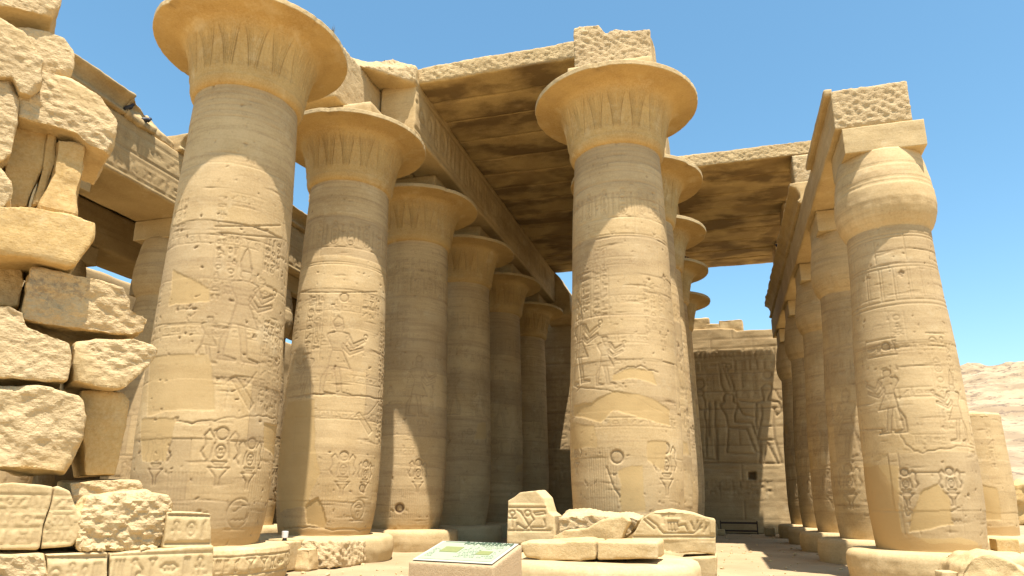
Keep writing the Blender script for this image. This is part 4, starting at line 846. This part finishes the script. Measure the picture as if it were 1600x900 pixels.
# ------------------------------------------------------------------ information sign
m, nd, lk, bs_ = new_mat('pink concrete')
pos = nd.new('ShaderNodeNewGeometry').outputs['Position']
cc = mixc(nd, lk, noise_n(nd, lk, pos, 30, 5, .8), (.60, .43, .24), (.43, .29, .15)); lk.new(cc, bs_.inputs['Base Color']); bs_.inputs['Roughness'].default_value = .95
bp = nd.new('ShaderNodeBump'); bp.inputs['Strength'].default_value = .9; bp.inputs['Distance'].default_value = .02; lk.new(noise_n(nd, lk, pos, 45, 5, .8), bp.inputs['Height']); lk.new(bp.outputs[0], bs_.inputs['Normal']); M['concrete'] = m
def flat(name, col, rough=.6, nz=.0):
    m, nd, lk, b = new_mat(name); pos = nd.new('ShaderNodeNewGeometry').outputs['Position']
    c_ = mixc(nd, lk, noise_n(nd, lk, pos, 14, 4, .7), col, tuple(x*(1-nz) for x in col)); lk.new(c_, b.inputs['Base Color']); b.inputs['Roughness'].default_value = rough; return m
M['panel'] = flat('faded green panel', (.34, .375, .24), .6, .15); M['panel_white'] = flat('panel border', (.44, .42, .32), .6, .08)
M['ink'] = flat('faded green ink', (.09, .14, .08), .6, .2); M['photo1'] = flat('faded map print', (.26, .28, .10), .5, .3)
M['metal_white'] = flat('white lamp housing', (.72, .71, .68), .4, .05); M['dark'] = flat('dark metal', (.03, .028, .026), .5, .2)
M['bird'] = flat('pigeon feathers', (.035, .035, .042), .6, .4); M['wood'] = flat('dark wood', (.07, .04, .025), .7, .4)
# corners of the sloping top, measured
zt = .60; B0 = at(638, 880, 'z', .34)
# plinth: front edge low, back edge high
FL = at(638, 879, 'y', 7.2); FR = at(771, 884, 'y', 7.0)
wv = np.array([FR[0]-FL[0], FR[1]-FL[1], 0]); wl = np.linalg.norm(wv); ex = wv/wl; ey = np.array([-ex[1], ex[0], 0]); z_f = (FL[2]+FR[2])/2
BLp = ray(694, 845); dpt = 1.0
sg = empty('information_sign', (FL[0]+FR[0])/2*np.array([1, 0, 0])+np.array([0, (FL[1]+FR[1])/2, 0]) if 0 else ((FL[0]+FR[0])/2, (FL[1]+FR[1])/2, 0), 'low pink concrete lectern sign with a faded green panel', 'sign')
def solve_depth():
    best = None
    for d in np.arange(.3, 2.0, .02):
        for zb in np.arange(z_f, z_f+.6, .02):
            p1 = FL+ey*d; p1[2] = zb; p2 = FR+ey*d; p2[2] = zb; e = 0
            for p, tpx in ((p1, (694, 846)), (p2, (812, 850))):
                dd = p-np.array([0, 0, CAMZ]); zc_ = dd@_fw; e += (800+FPX*(dd@_R)/zc_-tpx[0])**2+(CY-FPX*(dd@_U)/zc_-tpx[1])**2
            if best is None or e < best[0]: best = (e, d, zb)
    return best
_, sdp, z_b = solve_depth()
def sgp(u, v, z): p = FL*np.array([1, 1, 0])+ex*u+ey*v; return (p[0], p[1], z)
bm = prism_bm([sgp(0, 0, 0), sgp(wl, 0, 0), sgp(wl, 0, z_f), sgp(0, 0, z_f)], [sgp(0, sdp, 0), sgp(wl, sdp, 0), sgp(wl, sdp, z_b), sgp(0, sdp, z_b)])
rock('plinth', bm, M['concrete'], sg, .02, 1, .004, .003, seed=3)
def on_top(u, v, lift): # u 0..1 across, v 0..1 up the slope
    z = z_f+(z_b-z_f)*v+lift; return sgp(u*wl, v*sdp, z)
def top_quad(name, u0, u1, v0, v1, lift, mat, parent):
    org = np.array(parent.matrix_world.translation) if 0 else np.array(sg.location)
    bm = prism_bm([on_top(u0, v0, lift), on_top(u1, v0, lift), on_top(u1, v1, lift), on_top(u0, v1, lift)], [on_top(u0, v0, lift-.004), on_top(u1, v0, lift-.004), on_top(u1, v1, lift-.004), on_top(u0, v1, lift-.004)])
    for v in bm.verts: v.co -= Vector(sg.location)
    me = bpy.data.meshes.new(name); bm.to_mesh(me); bm.free(); return link(name, me, mat, parent)
pn = top_quad('panel', .03, .97, .04, .96, .016, M['panel_white'], sg)
top_quad('printed_sheet', .07, .93, .1, .92, .021, M['panel'], pn)
top_quad('printed_map', .2, .42, .42, .66, .026, M['photo1'], pn); top_quad('printed_picture', .66, .82, .36, .52, .026, M['photo1'], pn)
top_quad('printed_rule', .1, .9, .885, .893, .026, M['ink'], pn)
sl_ = math.atan2(z_b-z_f, sdp); cl = math.hypot(sdp, z_b-z_f)
def text_on_sign(body, u, v, size, name='lettering'):
    cu = bpy.data.curves.new('txt', 'FONT'); cu.body = body; cu.size = size; cu.extrude = .0015; cu.align_x = 'LEFT'
    to = bpy.data.objects.new('txt', cu); C.objects.link(to); dg = bpy.context.evaluated_depsgraph_get(); me = bpy.data.meshes.new_from_object(to.evaluated_get(dg)); bpy.data.objects.remove(to)
    yv = (ey*sdp+np.array([0, 0, z_b-z_f]))/cl; zv = np.cross(ex, yv); o = np.array(on_top(u, v, .028))-np.array(sg.location)
    me.transform(Matrix(((ex[0], yv[0], zv[0], o[0]), (ex[1], yv[1], zv[1], o[1]), (ex[2], yv[2], zv[2], o[2]), (0, 0, 0, 1))))
    return link(name, me, M['ink'], pn)
text_on_sign('RAMESSEUM', .36, .79, .11)
# small print that is illegible in the photograph: rows of short dashes
rn = random.Random(5); bm = bmesh.new()
for row in range(9):
    v = .74-row*.065
    for (ua, ub) in (((.1, .18), (.45, .62), (.64, .88)) if row > 2 else ((.5, .88),)):
        u = ua
        while u < ub:
            lw = rn.uniform(.008, .03)
            if rn.random() < .8 and not (.18 < u < .44 and .4 < v < .68) and not (.64 < u < .84 and .33 < v < .55):
                q = [Vector(on_top(u, v, .0265))-Vector(sg.location), Vector(on_top(u+lw, v, .0265))-Vector(sg.location), Vector(on_top(u+lw, v+.013, .0265))-Vector(sg.location), Vector(on_top(u, v+.013, .0265))-Vector(sg.location)]
                bm.faces.new([bm.verts.new(x) for x in q])
            u += lw+.008
me = bpy.data.meshes.new('small_print'); bm.to_mesh(me); bm.free(); tag(link('small_print', me, M['ink'], pn), kind='stuff')
# ------------------------------------------------------------------ floodlight by the second column
lp = at(447, 838, 'y', 11.55)
bx = at(447, 845, 'y', 11.6)
o = rock('lamp_footing', box_bm(bx[0]-.2, bx[0]+.2, 11.4, 11.8, 0, bx[2]), M['beam'], None, .02, 1, .004, .003, seed=3); tag(o, 'small grey stone block carrying the white floodlight', 'footing')
fl = empty('floodlight', (bx[0]-.02, 11.58, bx[2]), 'small white floodlight on a stone between the first two left columns', 'lamp')
bm = bmesh.new(); bmesh.ops.create_cone(bm, cap_ends=True, segments=24, radius1=.055, radius2=.06, depth=.12, matrix=Matrix.Translation((0, 0, .11)))
bmesh.ops.bevel(bm, geom=bm.edges[:], offset=.008, segments=2, affect='EDGES'); me = bpy.data.meshes.new('housing'); bm.to_mesh(me); bm.free(); link('housing', me, M['metal_white'], fl)
bm = bmesh.new(); bmesh.ops.create_cone(bm, cap_ends=True, segments=20, radius1=.045, radius2=.035, depth=.06, matrix=Matrix.Translation((0, 0, .025))); me = bpy.data.meshes.new('foot'); bm.to_mesh(me); bm.free(); link('foot', me, M['dark'], fl)
# ------------------------------------------------------------------ dark bench-like rail before the back wall
q = at(1156, 833, 'z', 0); yb = 32.6
rx0, rx1 = at(1126, 833, 'y', yb)[0], at(1185, 833, 'y', yb)[0]
rl = empty('low_railing', ((rx0+rx1)/2, yb, 0), 'low dark wooden railing at the foot of the carved back wall', 'railing')
for nm, a in (('rail', (-1, 1, .42, .5)), ('rail', (-1, 1, .1, .17)), ('post', (-1, -.94, 0, .55)), ('post', (.94, 1, 0, .55))):
    hw = (rx1-rx0)/2; me = bpy.data.meshes.new(nm); bm = box_bm(a[0]*hw, a[1]*hw, -.04, .04, a[2], a[3]); bmesh.ops.bevel(bm, geom=bm.edges[:], offset=.008, affect='EDGES'); bm.to_mesh(me); bm.free(); link(nm, me, M['wood'], rl)
o = rock('stone_block', box_bm(1.55, 1.95, 31.3, 31.7, 0, .32), M['block'], None, .03, 2, .03, .02, seed=5); tag(o, 'small block on the floor beside the farthest bud column', 'stone block')
o = rock('stone_block', box_bm(-.5, .0, 31.0, 31.4, 0, .22), M['block'], None, .03, 2, .03, .02, seed=6); tag(o, 'small dark stone on the floor left of the railing', 'stone block')
# ------------------------------------------------------------------ pigeons
bm = bmesh.new()
for cx, cz, rx_, rz_, ang in ((0, .09, .12, .055, .35), (.1, .165, .035, .035, 0)):
    bmesh.ops.create_uvsphere(bm, u_segments=14, v_segments=10, radius=1, matrix=Matrix.Translation((cx, 0, cz)) @ Matrix.Rotation(-ang, 4, 'Y') @ Matrix.Diagonal((rx_, .05 if rx_ > .1 else .032, rz_, 1)))
bmesh.ops.create_cone(bm, cap_ends=True, segments=8, radius1=.045, radius2=.03, depth=.12, matrix=Matrix.Translation((.07, 0, .13)) @ Matrix.Rotation(.5, 4, 'Y'))
bmesh.ops.create_cone(bm, cap_ends=True, segments=6, radius1=.01, radius2=.001, depth=.035, matrix=Matrix.Translation((.148, 0, .163)) @ Matrix.Rotation(math.pi/2, 4, 'Y'))
bmesh.ops.create_cube(bm, size=1, matrix=Matrix.Translation((-.15, 0, .045)) @ Matrix.Rotation(-.3, 4, 'Y') @ Matrix.Diagonal((.13, .05, .015, 1)))
for s in (-1, 1): bmesh.ops.create_cone(bm, cap_ends=True, segments=6, radius1=.007, radius2=.007, depth=.06, matrix=Matrix.Translation((.01, s*.02, .03)))
bmp = bpy.data.meshes.new('pigeon'); 
for f in bm.faces: f.smooth = True
bm.to_mesh(bmp); bm.free(); bmp.materials.append(M['bird'])
def bird(x, y, z, rz, label):
    o = bpy.data.objects.new('pigeon', bmp); C.objects.link(o); o.location = (x, y, z); o.rotation_euler.z = rz; tag(o, label, 'bird', 'pigeons perched on the ruins')
R5 = RY[4]; R6 = RY[5]
bird(XB-.3, R5-1.6, 9.9, 2.6, 'leftmost pigeon on the fourth central capital'); bird(XB+.35, R5-1.62, 9.9, .4, 'middle pigeon on the fourth central capital'); bird(XB+.95, R5-1.35, 9.9, 2.8, 'rightmost pigeon on the fourth central capital')
bird(XB+.75, R6-1.5, 9.9, .5, 'lone pigeon on the last central capital')
q1 = at(202, 180, 'x', -12.33); q2 = at(230, 200, 'x', -12.33)
bird(-12.4, q1[1], 9.70, .3, 'left of two dark pigeons on the left cornice moulding'); bird(-12.4, q2[1], 9.70, 1.4, 'right of two dark pigeons on the left cornice moulding')
for k, (yy, lb) in enumerate(((20.8, 'pigeon nearest the front on the dark right cornice'), (23.6, 'pigeon in the middle of the dark right cornice'), (24.1, 'pigeon just behind the middle of the dark right cornice'), (27.0, 'pigeon farthest along the dark right cornice'))):
    bird(2.40, yy, 9.13 if 0 else 9.68, 1.2+k, lb)
# ------------------------------------------------------------------ dry weed tuft on the first capital
m, nd, lk, b = new_mat('dry weed'); b.inputs['Base Color'].default_value = (.16, .13, .06, 1); b.inputs['Roughness'].default_value = .8
bm = bmesh.new(); rn = random.Random(3)
for k in range(26):
    a = rn.uniform(0, 6.28); l = rn.uniform(.06, .16); p0 = Vector((rn.uniform(-.03, .03), rn.uniform(-.03, .03), 0)); d = Vector((math.cos(a)*.5, math.sin(a)*.5, .9)).normalized(); s = Vector((-d.y, d.x, 0)).normalized()*.005
    bm.faces.new([bm.verts.new(p0-s), bm.verts.new(p0+s), bm.verts.new(p0+d*l)])
me = bpy.data.meshes.new('weed'); bm.to_mesh(me); bm.free(); o = link('weed_tuft', me, m, None, (XA+1.78, RY[0]-.05, 9.9)); tag(o, 'tiny dry weed tuft growing on the rim of the nearest capital', 'plant')
# ------------------------------------------------------------------ ground and hills
def gsp(lo, hi, c0, c1, st, n):
    mid = np.arange(c0, c1+.001, st); a = c0-np.geomspace(st, c0-lo, n)[::-1]; b = c1+np.geomspace(st, hi-c1, n); return np.concatenate([a, mid, b])
gx = gsp(-3000, 3000, -12, 12, .12, 30); gy = gsp(-3000, 4500, 4, 36, .12, 30)
X, Y = np.meshgrid(gx, gy); near = ((np.abs(X) < 40) & (np.abs(Y) < 80))*1.
P = np.stack([X, Y, X*0], -1); Zg = (.03*fbm(P*.5, 3, 2)+.012*fbm(P*2.2, 3, 6)+.004*fbm(P*9, 2, 8))*near-.015
gm = mesh_arrays('ground', np.stack([X, Y, Zg], -1).reshape(-1, 3), grid_quads(len(gy), len(gx), False))
m, nd, lk, b = new_mat('desert sand'); pos = nd.new('ShaderNodeNewGeometry').outputs['Position']
c_ = mixc(nd, lk, ramp(nd, lk, noise_n(nd, lk, pos, .6, 5, .65), [(.38, 0.), (.64, 1.)]), (.42, .305, .165), (.33, .235, .12))
c_ = mixc(nd, lk, ramp(nd, lk, noise_n(nd, lk, pos, 12, 5, .8), [(.55, 0.), (.72, .5)]), c_, (.33, .24, .14)); lk.new(c_, b.inputs['Base Color']); b.inputs['Roughness'].default_value = .95
bp = nd.new('ShaderNodeBump'); bp.inputs['Strength'].default_value = .5; bp.inputs['Distance'].default_value = .03; lk.new(noise_n(nd, lk, pos, 18, 6, .75), bp.inputs['Height']); lk.new(bp.outputs[0], b.inputs['Normal'])
o = link('ground', gm, m); tag(o, 'sandy floor of the temple court', None, None, 'structure')
# hills: a limestone mountain behind the temple to the right
az = np.radians(np.linspace(-25, 75, 420)); rr = np.concatenate([np.linspace(150, 420, 110), np.linspace(425, 900, 40)])
A, RR = np.meshgrid(az, rr); X = np.sin(A)*RR; Y = np.cos(A)*RR
t = np.clip((RR-160)/260, 0, 1); env = sstep(-22, -6, np.degrees(A))
P = np.stack([X/70, Y/70, X*0], -1); ridge = 1-np.abs(fbm(P, 4, 4))*1.3
Hh = 69*(t**1.25)*(.93+.12*ridge)*env*(1-.12*sstep(600, 900, RR))
st_ = np.sin(Hh*.55+fbm(P*2, 2, 9)*2)*1.8*t+fbm(P*6, 4, 12)*2.6*t+fbm(P*22, 3, 15)*1.5*t
Hh = Hh+st_*env-.6*(1-t)
hm = mesh_arrays('hills', np.stack([X, Y, Hh], -1).reshape(-1, 3), grid_quads(len(rr), len(az), False)[:, ::-1])
m, nd, lk, b = new_mat('desert hill'); pos = nd.new('ShaderNodeNewGeometry').outputs['Position']
c_ = mixc(nd, lk, ramp(nd, lk, noise_n(nd, lk, pos, .05, 6, .7, (1, 1, 3)), [(.44, 0.), (.56, 1.)]), (.38, .285, .165), (.27, .19, .105))
c_ = mixc(nd, lk, ramp(nd, lk, noise_n(nd, lk, pos, .22, 5, .7, (1, 1, 2.5)), [(.54, 0.), (.62, .85)]), c_, (.14, .095, .06)); lk.new(c_, b.inputs['Base Color']); b.inputs['Roughness'].default_value = 1
o = link('hills', hm, m); tag(o, 'pale limestone desert mountain behind the ruins', None, None, 'structure')
# low mud-brick remains at the far right
for i, (x0, x1, y0, y1, h, lb) in enumerate(((20, 34, 48, 49.5, 1.6, 'low mud-brick wall remains beyond the column stump'), (16, 30, 60, 62, 3.0, 'longer mud-brick wall farther back toward the hills'))):
    o = rock('mudbrick_wall', box_bm(x0, x1, y0, y1, -.1, h), M['ochre_block'], None, .22, 1, .5, .3, seed=70+i); tag(o, lb, 'wall')
# ------------------------------------------------------------------ rubble chips
rn = random.Random(12); bm = bmesh.new()
def chip(x, y, z, s):
    r = bmesh.ops.create_icosphere(bm, subdivisions=1, radius=s, matrix=Matrix.Translation((x, y, z)) @ Matrix.Rotation(rn.uniform(0, 6), 4, 'Z') @ Matrix.Diagonal((1, rn.uniform(.6, 1), rn.uniform(.4, .7), 1)))
    for v in r['verts']: v.co += Vector((rn.uniform(-1, 1), rn.uniform(-1, 1), rn.uniform(-1, 1)))*s*.25
for k in range(900):
    chip(rn.uniform(-9, 6), 10+22*rn.random()**1.6, 0, rn.choice((.01, .012, .018, .025, .05)))
for k in range(60):
    q = onpier(rn.uniform(115, 260), 858, rn.uniform(-.5, .1)); chip(q[0], q[1], q[2]+.01, rn.uniform(.02, .06))
me = bpy.data.meshes.new('rubble'); bm.to_mesh(me); bm.free(); o = link('stone_chips', me, M['base']); tag(o, 'scattered stone chips on the sandy floor', None, None, 'stuff')
